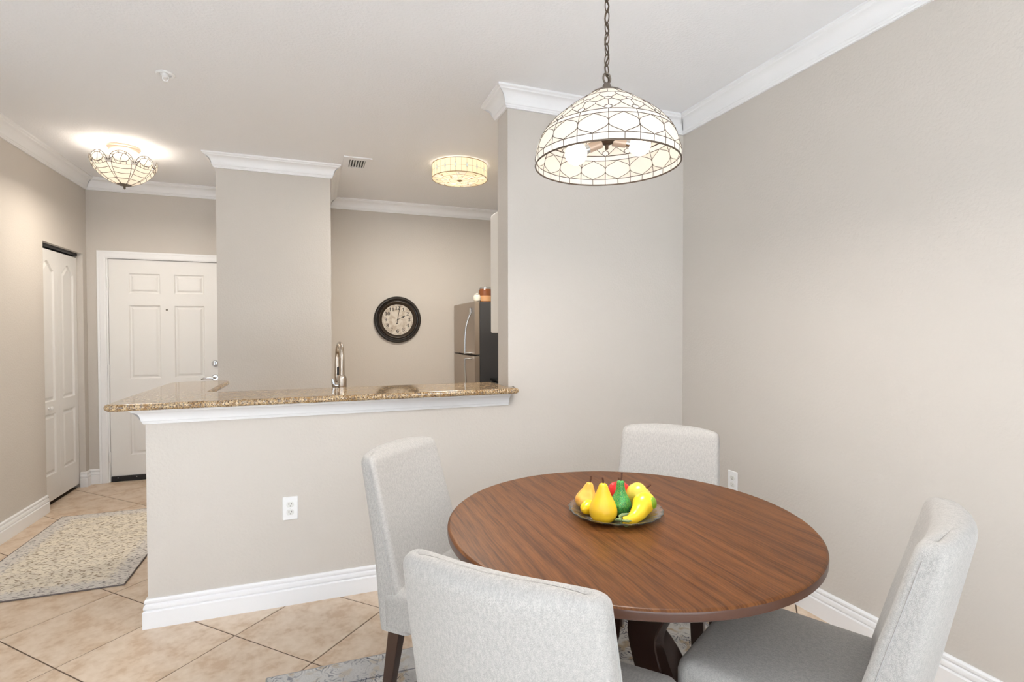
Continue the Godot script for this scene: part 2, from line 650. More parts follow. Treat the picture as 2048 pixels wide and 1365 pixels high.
func build_setting() -> void:
	var t := 0.14
	# floor: grout bed with diagonal stone tiles laid on it
	var bed := Mb.new()
	bed.box(Vector3(X_LEFT - 0.9, -0.16, -D_END - 0.2), Vector3(X_RIGHT + 0.2, -0.0025, -D_TILE + 0.02))
	var floor_o := struct("floor", bed.mesh(), M.grout, "beige stone tile floor laid on the diagonal")
	var L := 0.6525
	var half := L / 2.0 - 0.0042
	var shape := PackedVector2Array([Vector2(0, -half), Vector2(half, 0), Vector2(0, half), Vector2(-half, 0)])
	var whole := tile_mesh(shape, Vector2.ZERO)
	var room := PackedVector2Array([Vector2(X_LEFT - 0.06, D_TILE), Vector2(X_RIGHT + 0.03, D_TILE), Vector2(X_RIGHT + 0.03, D_END + 0.03), Vector2(X_LEFT - 0.06, D_END + 0.03)])
	var half_step := L / 2.0
	var ox := -0.364
	var od := 2.612 + half_step
	for i in range(-12, 16):
		for j in range(-24, 16):
			if posmod(i + j, 2) != 0:
				continue
			var c := Vector2(ox + i * half_step, od + j * half_step)
			var poly := PackedVector2Array()
			for q in shape:
				poly.append(q + c)
			var cut := Geometry2D.intersect_polygons(poly, room)
			if cut.is_empty():
				continue
			var full := true
			for q in poly:
				if not Geometry2D.is_point_in_polygon(q, room):
					full = false
			var mtl: Material = M.tiles[rng.randi() % 4]
			if full:
				var o := part("tile", whole, mtl, floor_o)
				o.position = W(c.x, 0, c.y)
				o.rotation.y = PI / 2.0 * (rng.randi() % 4)
			else:
				for piece in cut:
					var rel := PackedVector2Array()
					for q in piece:
						rel.append(q - c)
					var o := part("tile", tile_mesh(rel, Vector2.ZERO), mtl, floor_o)
					o.position = W(c.x, 0, c.y)

	wall("floor_living", [[X_LIVING - 0.1, X_RIGHT + 0.1, -0.15, 0.0, D_REAR - 0.1, D_TILE], [X_LIVING - 0.1, X_LEFT - 0.06, -0.15, 0.0, D_TILE, D_JOG + 0.05]], M.carpet)
	wall("ceiling", [[X_LIVING - 0.2, X_RIGHT + 0.2, CEIL, CEIL + 0.15, D_REAR - 0.2, D_END + 0.2]], M.ceiling)
	wall("wall_right", [[X_RIGHT, X_RIGHT + t, 0, CEIL, D_REAR - t, D_END + t]], M.wall)
	wall("wall_left", [[X_LEFT - t, X_LEFT, 0, CEIL, D_JOG, 4.92], [X_LEFT - t, X_LEFT, 2.058, CEIL, 4.92, 5.628], [X_LEFT - t, X_LEFT, 0, CEIL, 5.628, D_END + t]], M.wall)
	wall("wall_closet", [[-2.75, -2.65, 0, CEIL, 4.8, 5.85], [-2.65, X_LEFT - t, 0, CEIL, 4.7, 4.8], [-2.65, X_LEFT - t, 0, CEIL, 5.75, 5.85]], M.wall)
	wall("wall_far", [[X_LEFT, -1.80, 0, CEIL, D_END, D_END + t], [-1.80, -0.865, 2.045, CEIL, D_END, D_END + t], [-0.865, X_RIGHT, 0, CEIL, D_END, D_END + t]], M.wall)
	wall("wall_living", [[X_LIVING - t, X_LIVING, 0, CEIL, D_REAR - t, D_JOG + t], [X_LIVING, X_LEFT - t, 0, CEIL, D_JOG, D_JOG + t]], M.wall)
	wall("wall_column", [[X_COL_L, X_COL_R, 0, CEIL, D_COL, D_END]], M.wall)
	wall("wall_partition", [[X_POST, X_RIGHT, 0, CEIL, D_BAR, D_BAR_BACK], [X_BAR_L, X_POST, 0, 1.017, D_BAR, D_BAR_BACK], [X_BAR_L, X_BAR_L + 0.12, 0, 1.017, D_BAR_BACK, 3.80]], M.wall)
	# unseen rear wall behind the camera; glazed balcony door invented to supply daylight
	var wx0 := -4.45
	var wx1 := 1.95
	var wy := 2.3
	wall("wall_rear", [[X_LIVING, wx0, 0, CEIL, D_REAR - t, D_REAR], [wx1, X_RIGHT, 0, CEIL, D_REAR - t, D_REAR], [wx0, wx1, wy, CEIL, D_REAR - t, D_REAR]], M.wall)
	var fr := Mb.new()
	var zf := -D_REAR + 0.07
	for e in [[wx0, wx0 + .06, 0.0, wy], [wx1 - .06, wx1, 0.0, wy], [wx0, wx1, 0.0, .06], [wx0, wx1, wy - .06, wy], [wx0 + 1.57, wx0 + 1.63, .0, wy], [wx0 + 3.17, wx0 + 3.23, .0, wy], [wx0 + 4.77, wx0 + 4.83, .0, wy]]:
		fr.box(Vector3(e[0], e[2], zf - .03), Vector3(e[1], e[3], zf + .03), .004)
	var win := struct("window_1", fr.mesh(), M.frame, "invented glazed balcony door in four leaves, added for daylight")
	for k in 4:
		var g := Mb.new()
		g.box(Vector3(wx0 + .06 + 1.6 * k, .06, zf - .003), Vector3(wx0 + 1.54 + 1.6 * k, wy - .06, zf + .003))
		part("pane", g.mesh(), M.pane, win)

	# crown moulding round all rooms, one loop (the room lies to the left)
	var loop := [Vector2(X_RIGHT, D_REAR), Vector2(X_RIGHT, D_BAR), Vector2(X_POST, D_BAR), Vector2(X_POST, D_BAR_BACK), Vector2(X_RIGHT, D_BAR_BACK), Vector2(X_RIGHT, D_END),
		Vector2(X_COL_R, D_END), Vector2(X_COL_R, D_COL), Vector2(X_COL_L, D_COL), Vector2(X_COL_L, D_END), Vector2(X_LEFT, D_END), Vector2(X_LEFT, D_JOG), Vector2(X_LIVING, D_JOG), Vector2(X_LIVING, D_REAR)]
	var names := []
	for i in 14:
		names.append("trim_%d" % (i + 1))
	moulding(loop, crown_profile(0.103, 0.082), CEIL, true, names, M.trim)
	# moulding under the bar top
	moulding([Vector2(X_POST - 0.001, D_BAR), Vector2(X_BAR_L, D_BAR), Vector2(X_BAR_L, 3.78)], crown_profile(0.075, 0.052), 1.0175, false, ["trim_15", "trim_16"], M.trim)
	# baseboards
	var bp := base_profile()
	moulding([Vector2(X_RIGHT, D_REAR), Vector2(X_RIGHT, D_BAR), Vector2(X_BAR_L, D_BAR), Vector2(X_BAR_L, 3.80)], bp, 0.0, false, ["baseboard_right", "baseboard_partition", "baseboard_partition_end"], M.trim)
	moulding([Vector2(X_COL_L, D_COL), Vector2(X_COL_L, D_END), Vector2(-0.79, D_END)], bp, 0.0, false, ["baseboard_column", "baseboard_far"], M.trim)
	moulding([Vector2(-1.866, D_END), Vector2(X_LEFT, D_END), Vector2(X_LEFT, 5.63), Vector2(-1.982, 5.63)], bp, 0.0, false, ["baseboard_foyer", "baseboard_corner", "baseboard_jamb"], M.trim)
	moulding([Vector2(X_LEFT, 4.918), Vector2(X_LEFT, D_JOG)], bp, 0.0, false, ["baseboard_left"], M.trim)
	build_entry_door()
	build_closet_door()

func tile_mesh(poly: PackedVector2Array, _c: Vector2) -> ArrayMesh:
	var mb := Mb.new()
	var flat := PackedVector2Array()
	for q in poly:
		flat.append(Vector2(q.x, -q.y))
	mb.slab(flat, [Vector2(0, -0.012), Vector2(0, -0.0018), Vector2(0.0014, 0.0)])
	mb.has_uv = true
	for i in mb.v.size():
		var p := mb.v[i]
		mb.uv[i] = Vector2((p.x + p.z) * 1.4142 / 0.94, (p.x - p.z) * 1.4142 / 0.94) + Vector2(0.5, 0.5)
	return mb.mesh(20.0)

# a door leaf lying in the x-y plane (face at z = 0, towards +z) with raised panels; cells are the panel outlines
func leaf(w: float, h: float, thick: float, panels: Array, m: Material, parent: Node) -> void:
	var slab := Mb.new()
	var outer := PackedVector2Array([Vector2(0, 0), Vector2(w, 0), Vector2(w, h), Vector2(0, h)])
	# body behind, face plate cut out round each panel
	slab.box(Vector3(0, 0, -thick), Vector3(w, h, -0.020))
	var ys := [0.0, h]
	var xs := [0.0, w]
	for p in panels:
		var bb := Rect2(p[0], Vector2.ZERO)
		for q in p:
			bb = bb.expand(q)
		for e in [bb.position.x, bb.end.x]:
			if not xs.has(e):
				xs.append(e)
		for e in [bb.position.y, bb.end.y]:
			if not ys.has(e):
				ys.append(e)
	xs.sort()
	ys.sort()
	var s := slab.v.size()
	for i in xs.size() - 1:
		for j in ys.size() - 1:
			var cell := PackedVector2Array([Vector2(xs[i], ys[j]), Vector2(xs[i + 1], ys[j]), Vector2(xs[i + 1], ys[j + 1]), Vector2(xs[i], ys[j + 1])])
			var left := [cell]
			for p in panels:
				var nxt := []
				for q in left:
					for r in Geometry2D.clip_polygons(q, p):
						if not Geometry2D.is_polygon_clockwise(r):
							nxt.append(r)
				left = nxt
			for q in left:
				var idx := Geometry2D.triangulate_polygon(q)
				for k in range(0, idx.size(), 3):
					var a: Vector2 = q[idx[k]]; var b: Vector2 = q[idx[k + 1]]; var c: Vector2 = q[idx[k + 2]]
					if (b - a).cross(c - a) > 0.0:
						var tmp := b; b = c; c = tmp
					slab.tri(Vector3(a.x, a.y, 0), Vector3(b.x, b.y, 0), Vector3(c.x, c.y, 0))
	# edge of the plate
	for e in [[Vector2(0, 0), Vector2(w, 0)], [Vector2(w, 0), Vector2(w, h)], [Vector2(w, h), Vector2(0, h)], [Vector2(0, h), Vector2(0, 0)]]:
		slab.quad(Vector3(e[0].x, e[0].y, -0.020), Vector3(e[0].x, e[0].y, 0), Vector3(e[1].x, e[1].y, 0), Vector3(e[1].x, e[1].y, -0.020))
	part("slab", slab.mesh(30.0), m, parent)
	for p in panels:
		var mb := Mb.new()
		var rings := []
		for e in [[0.0, 0.0], [0.004, -0.002], [0.009, -0.012], [0.014, -0.014], [0.020, -0.014], [0.036, -0.004], [0.040, -0.003]]:
			var off := inset(p, e[0])
			var ring := PackedVector3Array()
			for q in off:
				ring.append(Vector3(q.x, q.y, e[1]))
			rings.append(ring)
		for i in rings.size() - 1:
			for j in p.size():
				var k: int = (int(j) + 1) % int(p.size())
				mb.quad(rings[i][j], rings[i + 1][j], rings[i + 1][k], rings[i][k])
		var last := inset(p, 0.040)
		var idx := Geometry2D.triangulate_polygon(last)
		for k in range(0, idx.size(), 3):
			var a := last[idx[k]]; var b := last[idx[k + 1]]; var c := last[idx[k + 2]]
			if (b - a).cross(c - a) > 0.0:
				var tmp := b; b = c; c = tmp
			mb.tri(Vector3(a.x, a.y, -0.003), Vector3(b.x, b.y, -0.003), Vector3(c.x, c.y, -0.003))
		part("panel", mb.mesh(25.0), m, parent)

func inset(p: PackedVector2Array, d: float) -> PackedVector2Array:
	# counter-clockwise polygon in x-y (y up)
	var n := p.size()
	var out := PackedVector2Array()
	for i in n:
		var e1 := (p[i] - p[(i + n - 1) % n]).normalized()
		var e2 := (p[(i + 1) % n] - p[i]).normalized()
		var m := Vector2(-e1.y, e1.x) + Vector2(-e2.y, e2.x)
		m = m.normalized()
		m /= maxf(0.4, m.dot(Vector2(-e1.y, e1.x)))
		out.append(p[i] + m * d)
	return out

func rect(x0: float, y0: float, x1: float, y1: float) -> PackedVector2Array:
	return PackedVector2Array([Vector2(x0, y0), Vector2(x1, y0), Vector2(x1, y1), Vector2(x0, y1)])

func build_entry_door() -> void:
	var root := Node3D.new()
	root.name = "door_1"
	root.set_meta("kind", "structure")
	root.set_meta("label", "white six-panel entry door with chrome lever and deadbolt")
	add_child(root)
	root.position = W(-1.787, 0.012, D_END + 0.012)
	var w := 0.914
	var px := [[0.150, 0.400], [0.510, 0.760]]
	var panels := []
	for q in px:
		panels.append(rect(q[0], 1.712, q[1], 1.898))
		panels.append(rect(q[0], 0.925, q[1], 1.605))
		panels.append(rect(q[0], 0.225, q[1], 0.690))
	leaf(w, 2.022, 0.044, panels, M.door, root)
	# hinges
	for y in [1.80, 1.01, 0.215]:
		var hb := Mb.new()
		hb.tube([Vector3(-0.004, y - 0.05, 0.012), Vector3(-0.004, y + 0.05, 0.012)], 0.008, 10)
		hb.box(Vector3(-0.016, y - 0.05, 0.003), Vector3(0.004, y + 0.05, 0.008))
		part("hinge", hb.mesh(), M.plastic, root)
	var sw := Mb.new()
	sw.box(Vector3(0.004, -0.010, 0.0005), Vector3(w - 0.004, 0.040, 0.016), 0.005)
	part("door_sweep", sw.mesh(), M.rubber, root, "black rubber sweep")
	for x in [0.055, 0.20, 0.4]:
		var sc := Mb.new()
		sc.lathe([Vector2(0, .019), Vector2(.004, .018), Vector2(.005, .016)], 10, Transform3D(Basis(Vector3.RIGHT, PI / 2.0), Vector3(x, 0.025, 0)))
		part("screw", sc.mesh(), M.chrome, root)
	var pe := Mb.new()
	pe.lathe([Vector2(0, .005), Vector2(.006, .005), Vector2(.008, .003), Vector2(.009, 0)], 14, Transform3D(Basis(Vector3.RIGHT, PI / 2.0), Vector3(0.450, 1.565, 0)))
	part("peephole", pe.mesh(), M.pewter, root)
	var db := Mb.new()
	db.lathe([Vector2(0, .018), Vector2(.018, .018), Vector2(.024, .015), Vector2(.030, .006), Vector2(.032, 0)], 28, Transform3D(Basis(Vector3.RIGHT, PI / 2.0), Vector3(0.846, 1.052, 0)))
	db.box(Vector3(0.841, 1.036, .016), Vector3(0.851, 1.068, .034), .003)
	part("deadbolt", db.mesh(), M.chrome, root, "chrome deadbolt thumb turn")
	var lv := Mb.new()
	lv.lathe([Vector2(0, .014), Vector2(.024, .014), Vector2(.031, .006), Vector2(.033, 0)], 28, Transform3D(Basis(Vector3.RIGHT, PI / 2.0), Vector3(0.846, 0.915, 0)))
	lv.tube([Vector3(.846, .915, .01), Vector3(.846, .915, .05), Vector3(.836, .915, .058), Vector3(.80, .917, .060), Vector3(.755, .915, .058), Vector3(.735, .908, .055)], [.010, .010, .011, .010, .009, .007], 10)
	part("lever", lv.mesh(), M.chrome, root, "chrome lever handle")
	# casing
	var cm := Mb.new()
	var cw := 0.066
	var prof := [Vector2(0, 0), Vector2(0, .012), Vector2(.012, .018), Vector2(.046, .018), Vector2(.050, .014), Vector2(.056, .016), Vector2(cw, .016), Vector2(cw, 0)]
	var corners := [[-0.013, 0.0, -1.0, 0.0], [-0.013, 2.030, -1.0, 1.0], [w + 0.013, 2.030, 1.0, 1.0], [w + 0.013, 0.0, 1.0, 0.0]]
	var rings := []
	for e in corners:
		var ring := PackedVector3Array()
		for p in prof:
			ring.append(W(-1.787 + e[0] + e[2] * p.x, e[1] + 0.008 + e[3] * p.x - (0.008 if e[3] == 0.0 else 0.0), D_END - p.y))
		rings.append(ring)
	cm.loft(rings)
	struct("trim_17", cm.mesh(25.0), M.trim, "white casing of the entry door")
	var jb := Mb.new()
	for e in [[-1.800, -1.7895, 0.0, 2.045], [-0.8705, -0.865, 0.0, 2.045], [-1.80, -0.865, 2.037, 2.045]]:
		jb.box(W(e[0], e[2], D_END + 0.13), W(e[1], e[3], D_END), 0.0)
	struct("trim_18", jb.mesh(), M.trim, "white jamb of the entry door")

func build_closet_door() -> void:
	# bifold door in the left wall, two leaves, set back in its opening
	var x := -1.992
	for k in 2:
		var root := Node3D.new()
		root.name = "door_%d" % (k + 2)
		root.set_meta("kind", "structure")
		root.set_meta("label", ["white bifold closet leaf with round knob", "white bifold closet leaf beside the jamb"][k])
		add_child(root)
		var lw := 0.350
		# leaf faces +x: its own +z turned to +x, its own +x runs to -z (deeper)
		root.rotation.y = PI / 2.0
		root.position = W(x, 0.034, 4.924 + k * (lw + 0.002))
		var panels := []
		var x0 := 0.062
		var x1 := lw - 0.062
		panels.append(rect(x0, 0.205, x1, 0.690))
		var top := PackedVector2Array([Vector2(x0, 0.785), Vector2(x1, 0.785), Vector2(x1, 1.825)])
		for j in range(1, 14):
			var u := j / 14.0
			top.append(Vector2(lerpf(x1, x0, u), 1.825 + 0.075 * (0.5 - 0.5 * cos(TAU * u))))
		top.append(Vector2(x0, 1.825))
		panels.append(top)
		leaf(lw, 1.985, 0.035, panels, M.door, root)
		if k == 0:
			var kn := Mb.new()
			kn.lathe([Vector2(0, .032), Vector2(.010, .031), Vector2(.016, .026), Vector2(.017, .020), Vector2(.012, .013), Vector2(.007, .008), Vector2(.009, 0)], 22, Transform3D(Basis(Vector3.RIGHT, PI / 2.0), Vector3(lw * 0.46, 0.735, 0)))
			part("knob", kn.mesh(), M.plastic, root, "small white round knob")
	var tr := Mb.new()
	tr.box(W(-2.02, 2.034, 5.625), W(-1.985, 2.058, 4.922))
	struct("trim_19", tr.mesh(), M.black, "dark sliding track over the closet door")


# ---------------------------------------------------------------- bar and kitchen
func rounded_poly(pts: Array, r: float, n := 6) -> PackedVector2Array:
	var out := PackedVector2Array()
	var c := pts.size()
	for i in c:
		var p: Vector2 = pts[i]
		var a: Vector2 = (pts[(i + c - 1) % c] - p).normalized()
		var b: Vector2 = (pts[(i + 1) % c] - p).normalized()
		for k in n + 1:
			var t := float(k) / n
			var s := p + a * r
			var e := p + b * r
			out.append(s.lerp(p, t).lerp(p.lerp(e, t), t))
	return out

func build_bar() -> void:
	var mb := Mb.new()
	var d0 := 2.705
	var d1 := 3.135
	var pts := [Vector2(-0.885, -d0), Vector2(1.048, -d0), Vector2(1.048, -D_BAR + .001), Vector2(X_POST - .001, -D_BAR + .001), Vector2(X_POST - .001, -d1), Vector2(-0.548, -d1), Vector2(-0.548, -3.86), Vector2(-0.885, -3.86)]
	var poly := PackedVector2Array()
	for i in 8:
		var r: float = [0.06, 0.03, 0.002, 0.002, 0.004, 0.03, 0.05, 0.12][i]
		var p: Vector2 = pts[i]
		var a: Vector2 = (pts[(i + 7) % 8] - p).normalized()
		var b: Vector2 = (pts[(i + 1) % 8] - p).normalized()
		for k in 7:
			var t := k / 6.0
			out_append(poly, (p + a * r).lerp(p, t).lerp(p.lerp(p + b * r, t), t))
	var prof := []
	var rr := 0.0155
	for k in 9:
		var a := -PI / 2.0 + PI * k / 8.0
		prof.append(Vector2(rr * (1.0 - cos(a)), 1.0335 + rr * sin(a)))
	mb.slab(poly, prof)
	var root := thing("bar_top", "glossy brown granite bar top on the half wall", "countertop")
	part("stone", mb.mesh(40.0), M.granite, root)
	# sink run behind the half wall
	var cab := thing("sink_cabinet", "white base cabinet behind the half wall under the sink", "cabinet", W(0.2, 0, 3.3))
	var cb := Mb.new()
	cb.box(Vector3(-0.60, 0.10, -0.30), Vector3(0.80, 0.875, 0.29), .003)
	cb.box(Vector3(-0.60, 0.0, -0.24), Vector3(0.80, 0.10, 0.29))
	part("body", cb.mesh(), M.cabinet, cab)
	for k in 3:
		var dm := Mb.new()
		dm.box(Vector3(-0.59 + .465 * k, 0.12, -0.320), Vector3(-0.135 + .465 * k, 0.86, -0.301), .003)
		var dr := part("door", dm.mesh(), M.cabinet, cab)
		var hm := Mb.new()
		hm.tube([Vector3(-0.36 + .465 * k, .70, -.320), Vector3(-0.36 + .465 * k, .70, -.345), Vector3(-0.36 + .465 * k, .80, -.345), Vector3(-0.36 + .465 * k, .80, -.320)], .005, 8)
		part("handle", hm.mesh(), M.nickel, dr)
	var wt := thing("sink_worktop", "brown granite worktop with sink behind the bar", "countertop", W(0.2, 0.876, 3.3))
	var wm := Mb.new()
	for e in [[-.605, .815, -.32, -.26], [-.605, .815, .17, .292], [-.605, -.40, -.26, .17], [.25, .815, -.26, .17]]:
		wm.box(Vector3(e[0], 0, e[2]), Vector3(e[1], 0.03, e[3]))
	part("stone", wm.mesh(), M.granite, wt)
	var sk := Mb.new()
	for e in [[-.40, .25, -.21, -.20, -.26, .17], [-.40, -.39, -.20, 0.0, -.26, .17], [.24, .25, -.20, 0.0, -.26, .17], [-.39, .24, -.20, 0.0, -.26, -.25], [-.39, .24, -.20, 0.0, .16, .17]]:
		sk.box(Vector3(e[0], e[2] * .6, e[4]), Vector3(e[1], e[3], e[5]))
	var basin := part("basin", sk.mesh(), M.steel, cab)
	basin.position = Vector3(0, 0.874, 0)
	build_faucet()

func out_append(a: PackedVector2Array, p: Vector2) -> void:
	if a.is_empty() or a[a.size() - 1].distance_to(p) > 0.0004:
		a.append(p)

func build_faucet() -> void:
	var f := thing("kitchen_faucet", "brushed nickel gooseneck faucet standing behind the bar", "faucet", W(0.124, 0.9065, 3.20), 0.12)
	var b := Mb.new()
	b.lathe([Vector2(0, 0), Vector2(.030, 0), Vector2(.030, .006), Vector2(.026, .012), Vector2(.025, .16), Vector2(.0255, .185), Vector2(.021, .20), Vector2(.0165, .206), Vector2(0, .207)], 24)
	part("base", b.mesh(), M.nickel, f)
	var n := Mb.new()
	var path := [Vector3(0, .20, 0), Vector3(0, .30, 0)]
	var r := 0.082
	for k in 13:
		var a := PI * k / 12.0
		path.append(Vector3(0, .305 + r * sin(a), -r + r * cos(a)))
	n.tube(path, .0135, 14)
	part("spout", n.mesh(), M.nickel, f)
	var h := Mb.new()
	h.lathe([Vector2(0, -.155), Vector2(.015, -.155), Vector2(.018, -.145), Vector2(.0185, -.10), Vector2(.016, -.03), Vector2(.014, 0), Vector2(0, 0)], 20, Transform3D(Basis(), Vector3(0, .305, -2 * r)))
	part("spray_head", h.mesh(), M.nickel, f)
	var bt := Mb.new()
	bt.box(Vector3(-.006, .195, -2 * r + .0165), Vector3(.006, .245, -2 * r + .021), .002)
	part("spray_button", bt.mesh(), M.black, f)
	var l := Mb.new()
	l.tube([Vector3(-.015, .145, 0), Vector3(-.04, .145, 0)], .011, 12)
	l.tube([Vector3(-.040, .128, 0), Vector3(-.044, .145, 0), Vector3(-.049, .165, .0), Vector3(-.053, .185, .003)], [.009, .012, .011, .006], 10)
	part("lever", l.mesh(), M.chrome, f)

func build_kitchen() -> void:
	# refrigerator, its doors face the left
	var x := 1.402
	var fr := thing("refrigerator", "stainless steel top-freezer refrigerator with dark glossy side", "refrigerator", W(x, 0, 5.27))
	var b := Mb.new()
	b.box(Vector3(0.062, 0.02, -0.40), Vector3(0.80, 1.655, 0.405), .006)
	part("body", b.mesh(), M.fridge_side, fr, "dark charcoal cabinet body")
	for e in [[0.03, 1.128, "door"], [1.142, 1.66, "freezer_door"]]:
		var d := Mb.new()
		var poly := PackedVector2Array()
		for k in 13:
			var u := k / 12.0
			poly.append(Vector2(0.010 * pow(2.0 * u - 1.0, 2.0), -0.41 + 0.82 * u))
		poly.append(Vector2(0.058, 0.41))
		poly.append(Vector2(0.058, -0.41))
		d.slab(poly, [Vector2(.006, e[0]), Vector2(.0, e[0] + .006), Vector2(0, e[1] - .006), Vector2(.006, e[1])])
		var dr := part(e[2], d.mesh(30.0), M.steel, fr)
		var h := Mb.new()
		var hz := 0.31
		var pts := []
		for k in 11:
			var u := k / 10.0
			if e[2] == "door":
				pts.append(Vector3(-0.055 * sin(PI * (0.5 + 0.5 * u)) - 0.008, lerpf(1.10, 0.55, u), hz))
			else:
				pts.append(Vector3(-0.055 * sin(PI * 0.5 * (1.0 - u * u)) - 0.006, lerpf(1.155, 1.545, u), hz))
		h.tube(pts, .010, 10)
		if e[2] == "door":
			h.tube([Vector3(.004, 1.10, hz), Vector3(-0.063, 1.10, hz)], .011, 10)
		else:
			h.tube([Vector3(.004, 1.158, hz), Vector3(-0.061, 1.158, hz)], .011, 10)
			h.box(Vector3(-.012, 1.54, hz - .016), Vector3(.004, 1.60, hz + .016), .004)
		part("handle", h.mesh(), M.chrome, dr)
	for z in [-.30, .30]:
		for xx in [.12, .7]:
			var ft := Mb.new()
			ft.lathe([Vector2(0, 0), Vector2(.02, 0), Vector2(.02, .021), Vector2(0, .021)], 12, Transform3D(Basis(), Vector3(xx, 0, z)))
			part("foot", ft.mesh(), M.black, fr)
	# jars on top
	var j := thing("glass_jar", "tall brown glass jar with lid on the refrigerator", "jar", W(1.555, 1.656, 4.97))
	var jm := Mb.new()
	jm.lathe([Vector2(0, 0), Vector2(.060, 0), Vector2(.066, .008), Vector2(.066, .118), Vector2(.058, .132), Vector2(0, .132)], 28)
	part("jar_body", jm.mesh(), M.jar_brown, j)
	var jl := Mb.new()
	jl.lathe([Vector2(0, .133), Vector2(.060, .133), Vector2(.060, .146), Vector2(.052, .152), Vector2(.012, .153), Vector2(.012, .160), Vector2(0, .162)], 28)
	part("lid", jl.mesh(), M.chrome, j, "metal lid")
	var jb := Mb.new()
	jb.lathe([Vector2(.0665, .012), Vector2(.0675, .02), Vector2(.0675, .060), Vector2(.0665, .066)], 28)
	part("label_band", jb.mesh(), M.jar_tan, j, "tan band")
	var k2 := thing("ceramic_jar", "small white ribbed jar beside the brown glass jar", "jar", W(1.462, 1.6605, 4.945))
	var km := Mb.new()
	km.lathe([Vector2(0, 0), Vector2(.024, 0), Vector2(.034, .012), Vector2(.037, .03), Vector2(.036, .036), Vector2(.037, .042), Vector2(.034, .058), Vector2(.026, .068), Vector2(0, .070)], 24)
	part("jar_body", km.mesh(30.0), M.jar_white, k2)
	var kl := Mb.new()
	kl.lathe([Vector2(0, .070), Vector2(.022, .070), Vector2(.024, .075), Vector2(.012, .080), Vector2(.007, .083), Vector2(0, .088)], 20)
	part("lid", kl.mesh(), M.jar_white, k2)
	# range between refrigerator and wall run
	var rg := thing("kitchen_range", "dark range with glass top beside the refrigerator", "range", W(1.545, 0, 4.46))
	var rb := Mb.new()
	rb.box(Vector3(0.03, 0.0, -0.38), Vector3(0.67, 0.895, 0.38), .004)
	part("body", rb.mesh(), M.steel, rg)
	var rt := Mb.new()
	rt.slab(PackedVector2Array(round_rect_at(Vector2(.340, 0), .335, .38, .03)), [Vector2(.004, .8955), Vector2(0, .900), Vector2(0, .912), Vector2(.005, .917)])
	part("cooktop", rt.mesh(), M.glass_black, rg, "black glass cooktop")
	var od := Mb.new()
	od.box(Vector3(0.0, 0.16, -0.37), Vector3(0.029, 0.80, 0.37), .005)
	var odn := part("oven_door", od.mesh(), M.glass_black, rg)
	var oh := Mb.new()
	oh.tube([Vector3(0.0, .845, -.32), Vector3(-.04, .845, -.32), Vector3(-.04, .845, .32), Vector3(0.0, .845, .32)], .011, 10)
	oh.box(Vector3(0.0, 0.805, -0.37), Vector3(0.029, 0.89, 0.37), .004)
	part("handle", oh.mesh(), M.chrome, odn)
	for k in 4:
		var bn := Mb.new()
		bn.lathe([Vector2(0, .918), Vector2(.078, .918), Vector2(.08, .9175)], 28, Transform3D(Basis(), Vector3(.20 + .30 * (k % 2), 0, -.17 + .34 * (k / 2))))
		part("burner_ring", bn.mesh(), M.fridge_side, rg)
	# wall cabinet on the kitchen side of the partition
	var uc := thing("wall_cabinet", "cream wall cabinet on the kitchen side of the partition", "cabinet", W(1.075, 1.357, D_BAR_BACK + 0.001))
	var ub := Mb.new()
	ub.box(Vector3(0, 0, -0.30), Vector3(1.15, 0.775, 0), .002)
	part("body", ub.mesh(), M.cabinet, uc)
	for k in 3:
		var dm := Mb.new()
		dm.box(Vector3(.003 + .383 * k, .004, -0.320), Vector3(.380 + .383 * k, .771, -0.301), .003)
		var dr := part("door", dm.mesh(), M.cabinet, uc)
		var hm := Mb.new()
		hm.tube([Vector3(.34 + .383 * k, .05, -.320), Vector3(.34 + .383 * k, .05, -.343), Vector3(.34 + .383 * k, .15, -.343), Vector3(.34 + .383 * k, .15, -.320)], .005, 8)
		part("handle", hm.mesh(), M.nickel, dr)

func round_rect_at(c: Vector2, hw: float, hd: float, r: float) -> PackedVector2Array:
	var out := PackedVector2Array()
	for p in round_rect(hw, hd, r):
		out.append(p + c)
	return out

